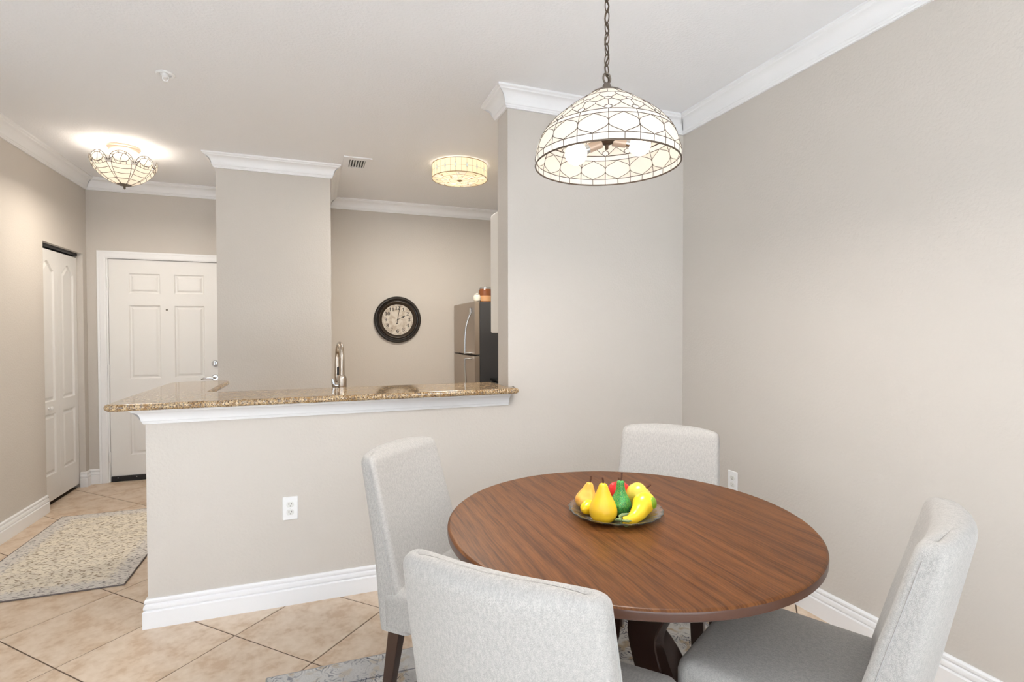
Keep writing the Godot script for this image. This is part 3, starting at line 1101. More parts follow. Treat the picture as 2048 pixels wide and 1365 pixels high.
func build_clock() -> void:
	var c := thing("wall_clock", "round dark-framed wall clock with aged cream dial on the kitchen wall", "clock", W(0.794, 1.498, D_END))
	var t := Transform3D(Basis(Vector3.RIGHT, PI / 2.0), Vector3.ZERO)   # local +y of the lathe to +z (towards the room)
	var f := Mb.new()
	f.lathe([Vector2(.236, 0), Vector2(.247, .008), Vector2(.249, .018), Vector2(.244, .030), Vector2(.236, .036), Vector2(.226, .036), Vector2(.218, .030), Vector2(.214, .024), Vector2(.206, .022), Vector2(.204, .003)], 72, t)
	part("frame", f.mesh(30.0), M.clock_case, c, "outer dark rim")
	var g := Mb.new()
	g.lathe([Vector2(.204, .0), Vector2(.204, .026), Vector2(.199, .033), Vector2(.193, .035), Vector2(.184, .031), Vector2(.174, .022), Vector2(.166, .016), Vector2(.164, .006)], 72, t)
	part("inner_ring", g.mesh(30.0), M.clock_inner, c)
	var d := Mb.new()
	d.lathe([Vector2(0, .010), Vector2(.166, .010), Vector2(.166, .0), Vector2(0, 0)], 64, t)
	part("dial", d.mesh(), M.dial, c)
	var tr := Mb.new()
	tr.lathe([Vector2(.1512, .0101), Vector2(.1512, .0106), Vector2(.1522, .0106), Vector2(.1522, .0101)], 64, t)
	part("minute_track", tr.mesh(), M.ink, c)
	var font := SystemFont.new()
	font.font_names = PackedStringArray(["Droid Serif"])
	font.font_weight = 700
	for k in range(1, 13):
		var tm := TextMesh.new()
		tm.text = str(k)
		tm.font = font
		tm.font_size = 32
		tm.pixel_size = 0.00158
		tm.depth = 0.0006
		var a := TAU * k / 12.0
		var o := part("numeral", tm, M.ink, c)
		o.position = Vector3(sin(a) * .124, cos(a) * .124, .0106)
	for e in [[0.055, 10.0, .0135, "minute_hand", .148], [0.03, 62.0, .0120, "hour_hand", .088]]:
		var h := Mb.new()
		var dir := Basis(Vector3.BACK, -deg_to_rad(e[1]))
		var L: float = e[4]
		var tail: float = 0.042 if e[3] == "minute_hand" else 0.0
		h.box(Vector3(-.0024, -tail, -.0005), Vector3(.0024, L, .0005), 0.0, Transform3D(dir, Vector3(0, 0, e[2])))
		var w := .011 if e[3] == "hour_hand" else .006
		var sp := PackedVector2Array([Vector2(0, -(L * .58)), Vector2(w, -(L * .74)), Vector2(0, -(L * 1.03)), Vector2(-w, -(L * .74))])
		if e[3] == "minute_hand":
			sp = PackedVector2Array([Vector2(0, -(L * .86)), Vector2(w, -(L * .93)), Vector2(0, -(L * 1.04)), Vector2(-w, -(L * .93))])
			h.lathe([Vector2(0, .0006), Vector2(.007, .0006), Vector2(.007, -.0006), Vector2(0, -.0006)], 16, Transform3D(dir * Basis(Vector3.RIGHT, PI / 2.0), dir * Vector3(0, -tail, 0) + Vector3(0, 0, e[2])))
		h.prism(sp, -.0005, .0005, Transform3D(dir * Basis(Vector3.RIGHT, PI / 2.0), Vector3(0, 0, e[2])))
		part(e[3], h.mesh(), M.ink, c)
	var pn := Mb.new()
	pn.lathe([Vector2(0, .017), Vector2(.006, .016), Vector2(.007, .010)], 16, t)
	part("hub", pn.mesh(), M.ink, c)

func outlet(label: String, at: Vector3, turn: float, group: String) -> void:
	var o := thing("wall_outlet", label, "outlet", at, turn, group)
	var p := Mb.new()
	p.slab(PackedVector2Array(round_rect(.0355, .058, .004, 3)), [Vector2(0, 0.0002), Vector2(0, .003), Vector2(.003, .0055)], Transform3D(Basis(Vector3.RIGHT, PI / 2.0), Vector3.ZERO))
	part("cover_plate", p.mesh(20.0), M.plastic, o)
	for s in [-1, 1]:
		var f := Mb.new()
		var poly := PackedVector2Array()
		for k in 28:
			var a := TAU * k / 28.0
			poly.append(Vector2(.0172 * cos(a), clampf(.0172 * sin(a), -.0135, .0135)))
		f.slab(poly, [Vector2(0, .005), Vector2(0, .0062), Vector2(.001, .007)], Transform3D(Basis(Vector3.RIGHT, PI / 2.0), Vector3(0, .0195 * s, 0)))
		var r := part("receptacle", f.mesh(20.0), M.socket_face, o)
		for e in [[-.0062, .003, .0045], [.0062, .003, .0036]]:
			var h := Mb.new()
			h.box(Vector3(e[0] - .0012, .0195 * s + e[1] - e[2], .0064), Vector3(e[0] + .0012, .0195 * s + e[1] + e[2], .0073))
			part("slot", h.mesh(), M.slot, r)
		var g := Mb.new()
		g.lathe([Vector2(0, .0074), Vector2(.0025, .0074), Vector2(.0025, .0064)], 12, Transform3D(Basis(Vector3.RIGHT, PI / 2.0), Vector3(0, .0195 * s - .0075, 0)))
		part("slot", g.mesh(), M.slot, r)
	var sc := Mb.new()
	sc.lathe([Vector2(0, .0066), Vector2(.002, .0063), Vector2(.0026, .0055)], 10, Transform3D(Basis(Vector3.RIGHT, PI / 2.0), Vector3.ZERO))
	part("screw", sc.mesh(), M.socket_face, o)

func build_ceiling_fittings() -> void:
	# supply register
	var v := thing("ceiling_vent", "painted metal air vent with angled slats on the kitchen ceiling", "vent", W(0.301, CEIL, 4.457))
	var f := Mb.new()
	var hw := 0.108
	var hd := 0.158
	var iw := 0.062
	var idp := 0.098
	for e in [[-hw, hw, -hd, -idp], [-hw, hw, idp, hd], [-hw, -iw, -idp, idp], [iw, hw, -idp, idp]]:
		f.box(Vector3(e[0], -.008, e[2]), Vector3(e[1], 0, e[3]))
	var lip := Mb.new()
	part("frame", f.mesh(), M.ceiling, v)
	lip.box(Vector3(-iw, -.0008, -idp), Vector3(iw, -.0002, idp))
	part("duct", lip.mesh(), M.black, v, "dark duct behind the slats")
	for k in 6:
		var s := Mb.new()
		s.box(Vector3(-.0085, -.0006, -idp), Vector3(.0085, .0006, idp), 0.0, Transform3D(Basis(Vector3.BACK, 0.75), Vector3(-iw + .012 + k * .0205, -.0075, 0)))
		part("slat", s.mesh(), M.ceiling, v)
	# sprinkler
	var sp := thing("fire_sprinkler", "small white fire sprinkler head on the foyer side ceiling", "sprinkler", W(-0.758, CEIL, 3.275))
	var e1 := Mb.new()
	e1.lathe([Vector2(.044, 0), Vector2(.046, -.004), Vector2(.040, -.009), Vector2(.030, -.006), Vector2(.026, -.0005)], 32)
	part("escutcheon", e1.mesh(30.0), M.plastic, sp)
	var e2 := Mb.new()
	e2.lathe([Vector2(0, -.0005), Vector2(.016, -.0005), Vector2(.016, -.014), Vector2(.010, -.018), Vector2(0, -.018)], 20)
	part("body", e2.mesh(), M.plastic, sp)
	var e3 := Mb.new()
	for s in [-1, 1]:
		e3.tube([Vector3(.013 * s, -.016, 0), Vector3(.014 * s, -.028, 0), Vector3(.004 * s, -.040, 0)], .0026, 8)
	part("frame_arm", e3.mesh(), M.plastic, sp)
	var e4 := Mb.new()
	e4.lathe([Vector2(0, -.040), Vector2(.007, -.040), Vector2(.016, -.043), Vector2(.016, -.045), Vector2(0, -.047)], 20)
	part("deflector", e4.mesh(), M.plastic, sp)


# ---------------------------------------------------------------- lamps
# glass piece: outline in (angle, height) on the surface of a shade
func piece(outline: Array, surf: Callable, m: Material, parent: Node, came: Mb, called := "glass_piece", r := 0.0011) -> void:
	var mb := Mb.new()
	var mid := Vector2.ZERO
	var pts := []
	for q in outline:
		mid += q
		pts.append(surf.call(q))
	mid /= outline.size()
	var c: Vector3 = surf.call(mid)
	for i in pts.size():
		mb.tri(c, pts[i], pts[(i + 1) % pts.size()])
	part(called, mb.mesh(60.0), m, parent)
	if came:
		for i in pts.size():
			came.tube([pts[i], pts[(i + 1) % pts.size()]], r, 5, false)

# a piece with a hollow side: its first point sees all the others
func corner_piece(outline: Array, surf: Callable, m: Material, parent: Node, came: Mb) -> void:
	var mb := Mb.new()
	var pts := []
	for q in outline:
		pts.append(surf.call(q))
	for i in range(1, pts.size() - 1):
		mb.tri(pts[0], pts[i], pts[i + 1])
	part("glass_piece", mb.mesh(60.0), m, parent)
	came.tube([pts[0], pts[1]], .0011, 5, false)
	came.tube([pts[0], pts[-1]], .0011, 5, false)

func profile_surface(prof: Array) -> Callable:
	# prof: [Vector2(radius, height)] with rising height
	var pts := catmull(prof, 8)
	return func(q: Vector2) -> Vector3:
		var y := q.y
		var r: float = pts[-1].x
		for i in pts.size() - 1:
			if y <= pts[i + 1].y:
				var d: float = pts[i + 1].y - pts[i].y
				r = lerpf(pts[i].x, pts[i + 1].x, clampf((y - pts[i].y) / maxf(d, 1e-6), 0, 1))
				break
		return Vector3(r * cos(q.x), y, r * sin(q.x))

func seg(a: Vector2, b: Vector2, n := 3) -> Array:
	var out := []
	for k in n:
		out.append(a.lerp(b, float(k) / n))
	return out

func ring_band(surf: Callable, y: float, r: float, mb: Mb, n := 48) -> void:
	var path := []
	for k in n + 1:
		path.append(surf.call(Vector2(TAU * k / n, y)))
	mb.tube(path, r, 6, false)

func build_pendant() -> void:
	var y0 := 1.905
	var p := thing("pendant_lamp", "leaded opal glass dome pendant lamp hanging over the round table", "lamp", W(0.885, y0, 1.5))
	var surf := profile_surface([Vector2(.2325, 0), Vector2(.2335, .02), Vector2(.229, .05), Vector2(.216, .085), Vector2(.190, .122), Vector2(.152, .157), Vector2(.108, .190), Vector2(.070, .214), Vector2(.047, .230)])
	var shade := Node3D.new()
	shade.name = "shade"
	p.add_child(shade)
	var came := Mb.new()
	var n := 16
	var st := TAU / n
	for i in n:
		var a := st * (i + 0.3)
		var b := a + st
		var m := a + st / 2.0
		# two border tiles
		for k in 2:
			var u0 := a + st / 2.0 * k
			piece(seg(Vector2(u0, 0), Vector2(u0 + st / 2, 0)) + seg(Vector2(u0 + st / 2, 0), Vector2(u0 + st / 2, .021), 1) + seg(Vector2(u0 + st / 2, .021), Vector2(u0, .021)) + seg(Vector2(u0, .021), Vector2(u0, 0), 1), surf, M.opal[2], shade, came)
		# ogee panel
		var lo := .021
		var hi := .084
		var yc := (lo + hi) / 2.0
		var og_up := []
		var og_dn := []
		for t in [0.0, 0.025, 0.08, 0.17, 0.28, 0.39, 0.46, 0.5, 0.54, 0.61, 0.72, 0.83, 0.92, 0.975, 1.0]:
			# rounded at the sides, hollow shoulders, small point in the middle
			var e := absf(2.0 * t - 1.0)
			var g: float = 0.12 + 0.50 * sqrt(maxf(0.0, 1.0 - pow(e, 3.0))) + 0.38 * pow(1.0 - e, 2.0)
			og_up.append(Vector2(lerpf(a, b, t), yc + (hi - yc) * g))
			og_dn.append(Vector2(lerpf(a, b, t), yc - (yc - lo) * g))
		var og := og_up.duplicate()
		var rev := og_dn.duplicate()
		rev.reverse()
		piece(og + rev, surf, M.opal[0], shade, came)
		# four corner pieces round it
		for e in [[og_up, hi], [og_dn, lo]]:
			for half in 2:
				var poly := [Vector2(a if half == 0 else b, e[1])]
				for k in 8:
					poly.append(e[0][k if half == 0 else 14 - k])
				corner_piece(poly, surf, M.opal[1], shade, came)
		# bar above
		piece(seg(Vector2(a, hi), Vector2(b, hi), 4) + [Vector2(b, hi)] + seg(Vector2(b, .098), Vector2(a, .098), 4) + [Vector2(a, .098)], surf, M.opal[2], shade, came)
		# jewels and lattice of the upper tier
		var d1 := .098
		var d2 := .140
		var d3 := .172
		piece([Vector2(a - st * .13, d1 + .004), Vector2(a, d1), Vector2(a + st * .13, d1 + .004), Vector2(a + st * .13, d1 + .012), Vector2(a, d1 + .016), Vector2(a - st * .13, d1 + .012)], surf, M.opal[2], shade, came, "jewel")
		piece([Vector2(a, d1), Vector2(a + st * .13, d1 + .004), Vector2(m, d1 + .024), Vector2(b - st * .13, d1 + .004), Vector2(b, d1)], surf, M.opal[1], shade, came)
		piece([Vector2(a + st * .13, d1 + .012), Vector2(a, d1 + .016), Vector2(a, d2), Vector2(a + st * .16, d2 + .004), Vector2(m, d1 + .033), Vector2(m, d1 + .024), Vector2(a + st * .13, d1 + .004)], surf, M.opal[0], shade, came)
		piece([Vector2(b - st * .13, d1 + .012), Vector2(b, d1 + .016), Vector2(b, d2), Vector2(b - st * .16, d2 + .004), Vector2(m, d1 + .033), Vector2(m, d1 + .024), Vector2(b - st * .13, d1 + .004)], surf, M.opal[0], shade, came)
		piece([Vector2(m, d1 + .033), Vector2(a + st * .16, d2 + .004), Vector2(a + st * .16, d2 + .012), Vector2(m, d3), Vector2(b - st * .16, d2 + .012), Vector2(b - st * .16, d2 + .004)], surf, M.opal[1], shade, came)
		piece([Vector2(a - st * .16, d2 + .004), Vector2(a, d2), Vector2(a + st * .16, d2 + .004), Vector2(a + st * .16, d2 + .012), Vector2(a, d2 + .016), Vector2(a - st * .16, d2 + .012)], surf, M.opal[2], shade, came, "jewel")
		piece([Vector2(a - st / 2, d3), Vector2(a - st * .16, d2 + .012), Vector2(a, d2 + .016), Vector2(a + st * .16, d2 + .012), Vector2(m, d3), Vector2(m, .190), Vector2(a, .190), Vector2(a - st / 2, .190)], surf, M.opal[2], shade, came)
		piece([Vector2(a, .190), Vector2(m, .190), Vector2(b, .190), Vector2(b, .229), Vector2(a, .229)], surf, M.opal[0], shade, came)
	ring_band(surf, 0.0, .0026, came, 64)
	part("lead_came", came.mesh(60.0), M.came, shade, "dark lead lines")
	# cap, ring, chain and cord
	var cap := Mb.new()
	cap.lathe([Vector2(.056, .224), Vector2(.052, .231), Vector2(.030, .239), Vector2(.014, .243), Vector2(.0, .243)], 32)
	part("cap", cap.mesh(), M.pewter, p)
	var stem := Mb.new()
	stem.lathe([Vector2(0, .243), Vector2(.014, .243), Vector2(.015, .252), Vector2(.012, .262), Vector2(.010, .264), Vector2(0, .264)], 20)
	part("stem", stem.mesh(), M.pewter, p)
	var loop := Mb.new()
	var lp := []
	for k in 21:
		var a := TAU * k / 20.0
		lp.append(Vector3(.013 * sin(a), .281 - .017 * cos(a), 0))
	loop.tube(lp, .0032, 8, false)
	part("hook", loop.mesh(), M.pewter, p)
	var y := .306
	var i := 0
	var link := Mb.new()
	var ll := []
	for k in 25:
		var a := TAU * k / 24.0
		ll.append(Vector3(.0085 * sin(a), .0195 * cos(a), 0))
	link.tube(ll, .0018, 7, false)
	var link_mesh := link.mesh(60.0)
	while y < CEIL - y0 - .045:
		var o := part("chain_link", link_mesh, M.bronze, p)
		o.position = Vector3(0, y, 0)
		o.rotation.y = (PI / 2.0 if i % 2 else 0.0) + 0.35
		y += .0345
		i += 1
	var cord := Mb.new()
	var cp := []
	for k in 61:
		var t := k / 60.0
		cp.append(Vector3(.006 * sin(t * 44.0), lerpf(.262, CEIL - y0 - .02, t), .006 * cos(t * 44.0)))
	cord.tube(cp, .0026, 7)
	part("cord", cord.mesh(60.0), M.bronze, p)
	var rose := Mb.new()
	rose.lathe([Vector2(.062, CEIL - y0), Vector2(.062, CEIL - y0 - .008), Vector2(.045, CEIL - y0 - .024), Vector2(.012, CEIL - y0 - .03), Vector2(0, CEIL - y0 - .03)], 32)
	part("canopy", rose.mesh(), M.bronze, p)
	# fitting with two globe bulbs
	var hub := Mb.new()
	hub.tube([Vector3(0, .235, 0), Vector3(0, .085, 0)], .006, 10)
	hub.lathe([Vector2(0, .066), Vector2(.010, .066), Vector2(.030, .076), Vector2(.032, .088), Vector2(.012, .096), Vector2(0, .096)], 24)
	hub.lathe([Vector2(0, .048), Vector2(.005, .052), Vector2(.006, .066), Vector2(0, .067)], 12)
	part("socket_cluster", hub.mesh(), M.bronze, p)
	for k in 2:
		var yaw: float = [deg_to_rad(158), deg_to_rad(-20)][k]
		var dir := Vector3(cos(yaw), [-0.42, -0.12][k], -sin(yaw)).normalized()
		var at := Vector3(0, .080, 0)
		var so := Mb.new()
		so.tube([at + dir * .02, at + dir * .062], .0155, 16)
		part("socket", so.mesh(), M.canopy, p)
		var nk := Mb.new()
		nk.tube([at + dir * .062, at + dir * .078], .0135, 16)
		part("bulb_collar", nk.mesh(), M.chrome, p)
		var bm := SphereMesh.new()
		bm.radius = .036
		bm.height = .072
		bm.radial_segments = 32
		bm.rings = 16
		var o := part("bulb", bm, M.bulb, p)
		o.position = at + dir * .108
		var li := OmniLight3D.new()
		li.name = "bulb_light"
		li.light_color = Color(1.0, 0.98, 0.955)
		li.light_energy = PENDANT_BULB
		li.light_size = 0.03
		li.omni_range = 12.0
		li.omni_attenuation = 2.0
		li.shadow_enabled = true
		p.add_child(li, true)
		li.position = o.position
	shade_light(p, .36, -.006, PENDANT_DOWN, Color(1.0, 0.98, 0.955))

# the light a shade lets out, just in front of its glowing face
func shade_light(p: Node3D, size: float, y: float, energy: float, col: Color, up := false) -> void:
	var li := AreaLight3D.new()
	li.name = "shade_light"
	li.area_size = Vector2(size, size)
	li.light_color = col
	li.light_energy = energy
	li.area_range = 12.0
	li.area_attenuation = 2.0
	li.shadow_enabled = true
	p.add_child(li, true)
	li.position = Vector3(0, y, 0)
	li.rotation.x = PI / 2.0 if up else -PI / 2.0

func build_foyer_lamp() -> void:
	var y0 := CEIL - 0.280
	var p := thing("semi_flush_lamp", "scalloped leaded opal glass bowl lamp on the foyer ceiling", "lamp", W(-1.351, y0, 4.668))
	var surf := profile_surface([Vector2(.042, 0), Vector2(.082, .016), Vector2(.123, .042), Vector2(.159, .075), Vector2(.187, .110), Vector2(.204, .148), Vector2(.208, .178), Vector2(.200, .205)])
	var shade := Node3D.new()
	shade.name = "shade"
	p.add_child(shade)
	var came := Mb.new()
	var n := 8
	var st := TAU / n
	for i in n:
		var a := st * i + 0.2
		var b := a + st
		var m := a + st / 2.0
		var ys := [0.0, .029, .058, .088, .116]
		for k in 4:
			var w0 := st * lerpf(.04, .10, k / 4.0)
			# slim ribbon at the lobe seam, then the belly panes with sagging joints
			piece([Vector2(a - w0, ys[k]), Vector2(a + w0, ys[k]), Vector2(a + w0 * 1.15, ys[k + 1]), Vector2(a - w0 * 1.15, ys[k + 1])], surf, M.opal[2], shade, came, "glass_piece", .0017)
			var lo := []
			var hi := []
			for j in 5:
				var t := j / 4.0
				var sag := -.010 * sin(PI * t) * (k / 4.0)
				var sag2 := -.010 * sin(PI * t) * ((k + 1) / 4.0)
				lo.append(Vector2(lerpf(a + w0, b - w0, t), maxf(0.0, ys[k] + sag)))
				hi.append(Vector2(lerpf(a + w0 * 1.15, b - w0 * 1.15, t), ys[k + 1] + sag2))
			hi.reverse()
			piece(lo + hi, surf, M.opal[0] if k % 2 else M.opal[1], shade, came, "glass_piece", .0017)
		# scroll lobe at the top: two petals inside an arched rim
		var arch := []
		for j in 11:
			var t := j / 10.0
			arch.append(Vector2(lerpf(a + .02, b - .02, t), .128 + .070 * pow(sin(PI * t), .55)))
		var base := []
		for j in 5:
			var t := j / 4.0
			base.append(Vector2(lerpf(b - .09, a + .09, t), .116 - .010 * sin(PI * t)))
		var petal := []
		for j in 14:
			var t := TAU * j / 14.0
			petal.append(Vector2(m + st * .30 * cos(t), .151 + .029 * sin(t)))
		var left := []
		var right := []
		for j in 8:
			left.append(petal[(4 + j) % 14])
			right.append(petal[(11 + j) % 14])
		piece(left, surf, M.opal[0], shade, came, "glass_piece", .0017)
		piece(right, surf, M.opal[1], shade, came, "glass_piece", .0017)
		# rim pieces between the petals and the arch
		for j in 10:
			var q0: Vector2 = petal[(7 - int(j * 0.7) + 14) % 14]
			var q1: Vector2 = petal[(7 - int((j + 1) * 0.7) + 14) % 14]
			piece([arch[j], arch[j + 1], q1, q0], surf, M.opal[2], shade, came if j % 3 == 0 else null, "glass_piece", .0017)
		for j in 4:
			var q0: Vector2 = petal[(14 - int(j * 1.75)) % 14]
			var q1: Vector2 = petal[(14 - int((j + 1) * 1.75)) % 14]
			piece([base[j], base[j + 1], q1, q0], surf, M.opal[1], shade, came if j % 2 == 0 else null, "glass_piece", .0017)
		var path := []
		for q in arch:
			path.append(surf.call(q))
		came.tube(path, .0020, 6, false)
	part("lead_came", came.mesh(60.0), M.came, shade, "dark lead lines")
	var cap := Mb.new()
	cap.lathe([Vector2(0, -.034), Vector2(.004, -.028), Vector2(.008, -.022), Vector2(.006, -.015), Vector2(.010, -.010), Vector2(.030, -.002), Vector2(.050, .006), Vector2(.046, .010), Vector2(0, .012)], 32)
	part("finial", cap.mesh(), M.pewter, p)
	var cn := Mb.new()
	cn.lathe([Vector2(.105, .280), Vector2(.105, .270), Vector2(.098, .264), Vector2(.097, .256), Vector2(.090, .248), Vector2(.03, .246), Vector2(0, .246)], 40)
	part("canopy", cn.mesh(30.0), M.canopy, p)
	var rod := Mb.new()
	rod.tube([Vector3(0, .01, 0), Vector3(0, .247, 0)], .005, 10)
	part("rod", rod.mesh(), M.pewter, p)
	lamp_bulbs(p, 3, .12, .075, FOYER_BULB, Color(1.0, 0.96, 0.90), .030)
	shade_light(p, .30, -.040, FOYER_DOWN, Color(1.0, 0.96, 0.90))
	shade_light(p, .26, .130, FOYER_UP, Color(1.0, 0.96, 0.90), true)

func lamp_bulbs(p: Node3D, count: int, y: float, ring: float, energy: float, col: Color, r: float) -> void:
	for k in count:
		var a := TAU * k / count + 0.4
		var bm := SphereMesh.new()
		bm.radius = r
		bm.height = r * 2.2
		bm.radial_segments = 20
		bm.rings = 10
		var o := part("bulb", bm, M.bulb, p)
		o.position = Vector3(ring * cos(a), y, ring * sin(a))
		var so := Mb.new()
		so.tube([Vector3(ring * cos(a), y, ring * sin(a)) * Vector3(.12, 1, .12), Vector3(ring * .55 * cos(a), y, ring * .55 * sin(a))], .012, 12)
		part("socket", so.mesh(), M.canopy, p)
		var li := OmniLight3D.new()
		li.name = "bulb_light"
		li.light_color = col
		li.light_energy = energy
		li.light_size = r * 0.8
		li.omni_range = 12.0
		li.omni_attenuation = 2.0
		li.shadow_enabled = true
		p.add_child(li, true)
		li.position = o.position

func build_kitchen_lamp() -> void:
	var y0 := CEIL - 0.118
	var p := thing("drum_lamp", "cream leaded glass drum lamp on the kitchen ceiling", "lamp", W(1.10, y0, 4.215))
	var shade := Node3D.new()
	shade.name = "shade"
	p.add_child(shade)
	var came := Mb.new()
	var n := 32
	var st := TAU / n
	var R := 0.226
	var side := func(q: Vector2) -> Vector3: return Vector3(R * cos(q.x), q.y, R * sin(q.x))
	for i in n:
		var a := st * i
		var b := a + st
		var w := st * .16
		if i % 2 == 0:
			# pane pair with a pale drop on the seam
			piece([Vector2(a, 0), Vector2(b, 0), Vector2(b, .052), Vector2(a + w, .052), Vector2(a, .032)], side, M.opal_cream, shade, came, "glass_piece", .0008)
			piece([Vector2(a, .076), Vector2(a + w, .052), Vector2(b, .052), Vector2(b, .110), Vector2(a, .110)], side, M.opal_cream, shade, came, "glass_piece", .0008)
			piece([Vector2(a, .032), Vector2(a + w, .052), Vector2(a, .076), Vector2(a - w, .052)], side, M.opal_blue, shade, came, "jewel", .0008)
		else:
			piece([Vector2(a, 0), Vector2(b, 0), Vector2(b, .032), Vector2(b - w, .052), Vector2(a, .052)], side, M.opal_cream, shade, came, "glass_piece", .0008)
			piece([Vector2(a, .052), Vector2(b - w, .052), Vector2(b, .076), Vector2(b, .110), Vector2(a, .110)], side, M.opal_cream, shade, came, "glass_piece", .0008)
	# bottom: a shallow dish of radial panes
	var dish := func(q: Vector2) -> Vector3: return Vector3(q.y * cos(q.x), -.012 * (1.0 - pow(q.y / R, 2.0)), q.y * sin(q.x))
	var rr := [.022, .085, .155, R]
	for i in 16:
		var a := TAU / 16.0 * i
		var b := a + TAU / 16.0
		for k in 3:
			piece([Vector2(a, rr[k]), Vector2(b, rr[k]), Vector2(b, rr[k + 1]), Vector2((a + b) / 2, rr[k + 1]), Vector2(a, rr[k + 1])], dish, M.opal_cream if (i + k) % 3 else M.opal[0], shade, came, "glass_piece", .0008)
	for i in 8:
		var a := TAU / 8.0 * i + .1
		for e in [[.118, .10, .014], [.188, .055, .011]]:
			var pts := []
			for j in 8:
				var t := TAU * j / 8.0
				pts.append(Vector2(a + e[1] * .6 * cos(t) + (.2 if e[0] > .15 else 0.0), e[0] + e[2] * .7 * sin(t)))
			var lift := func(q: Vector2) -> Vector3: return dish.call(q) + Vector3(0, -.0016, 0)
			piece(pts, lift, M.opal_amber if i % 2 else M.opal_blue, shade, came, "jewel", .0008)
	var rim := Mb.new()
	for y in [0.0, .110]:
		var path := []
		for k in 65:
			path.append(side.call(Vector2(TAU * k / 64.0, y)))
		rim.tube(path, .0026, 6, false)
	part("rim", rim.mesh(60.0), M.came_brass, shade)
	part("lead_came", came.mesh(60.0), M.came_brass, shade, "brass lead lines")
	var cap := Mb.new()
	cap.lathe([Vector2(0, -.024), Vector2(.008, -.020), Vector2(.022, -.013), Vector2(.022, -.010), Vector2(0, -.009)], 24)
	part("finial", cap.mesh(), M.came_brass, p)
	var pan := Mb.new()
	pan.lathe([Vector2(.15, .118), Vector2(.15, .105), Vector2(.14, .100), Vector2(0, .100)], 40)
	part("pan", pan.mesh(), M.canopy, p)
	lamp_bulbs(p, 3, .052, .10, KITCHEN_BULB, Color(1.0, 0.97, 0.915), .024)
	shade_light(p, .34, -.028, KITCHEN_DOWN, Color(1.0, 0.97, 0.915))


# ---------------------------------------------------------------- dining set
func build_table() -> void:
	var t := thing("dining_table", "round walnut pedestal dining table with dark curved legs", "table", TABLE_C)
	var R := 0.574
	var top := Mb.new()
	var n := 96
	var prof := [Vector2(0, TABLE_Y), Vector2(R - .010, TABLE_Y), Vector2(R - .004, TABLE_Y - .0015), Vector2(R - .001, TABLE_Y - .005)]
	top.lathe(prof, n)
	top.has_uv = true
	for i in top.v.size():
		top.uv[i] = Vector2(top.v[i].x / 1.2 + 0.5, top.v[i].z / 1.2 + 0.5)
	part("tabletop", top.mesh(40.0), M.walnut, t)
	var edge := Mb.new()
	edge.lathe([Vector2(R - .001, TABLE_Y - .005), Vector2(R, TABLE_Y - .010), Vector2(R - .001, TABLE_Y - .026), Vector2(R - .006, TABLE_Y - .030), Vector2(R - .035, TABLE_Y - .040), Vector2(0, TABLE_Y - .040)], n)
	part("edge_band", edge.mesh(30.0), M.walnut_edge, t)
	var plate := Mb.new()
	plate.lathe([Vector2(0, TABLE_Y - .040), Vector2(.27, TABLE_Y - .040), Vector2(.27, TABLE_Y - .058), Vector2(0, TABLE_Y - .058)], 48)
	part("support_plate", plate.mesh(), M.espresso, t)
	# curved plank legs: outer and inner outline in (radius, height)
	var outer := catmull([Vector2(.27, .697), Vector2(.235, .60), Vector2(.190, .51), Vector2(.153, .43), Vector2(.168, .36), Vector2(.215, .295), Vector2(.265, .22), Vector2(.33, .10), Vector2(.37, .013)], 5)
	var inner := catmull([Vector2(.125, .697), Vector2(.10, .60), Vector2(.065, .51), Vector2(.035, .43), Vector2(.045, .36), Vector2(.085, .27), Vector2(.145, .17), Vector2(.215, .07), Vector2(.25, .013)], 5)
	for k in 4:
		var rings := []
		var mb := Mb.new()
		for i in outer.size():
			var o: Vector2 = outer[i]
			var q: Vector2 = inner[i]
			var h := .021
			rings.append(PackedVector3Array([Vector3(o.x, o.y, -h + .003), Vector3(o.x + .003, o.y, 0), Vector3(o.x, o.y, h - .003), Vector3(o.x - .004, o.y, h), Vector3(q.x + .004, q.y, h), Vector3(q.x, q.y, h - .003), Vector3(q.x, q.y, -h + .003), Vector3(q.x + .004, q.y, -h), Vector3(o.x - .004, o.y, -h)]))
		mb.loft(rings)
		var o := part("leg", mb.mesh(35.0), M.espresso, t)
		o.rotation.y = PI / 2.0 * k + 0.21

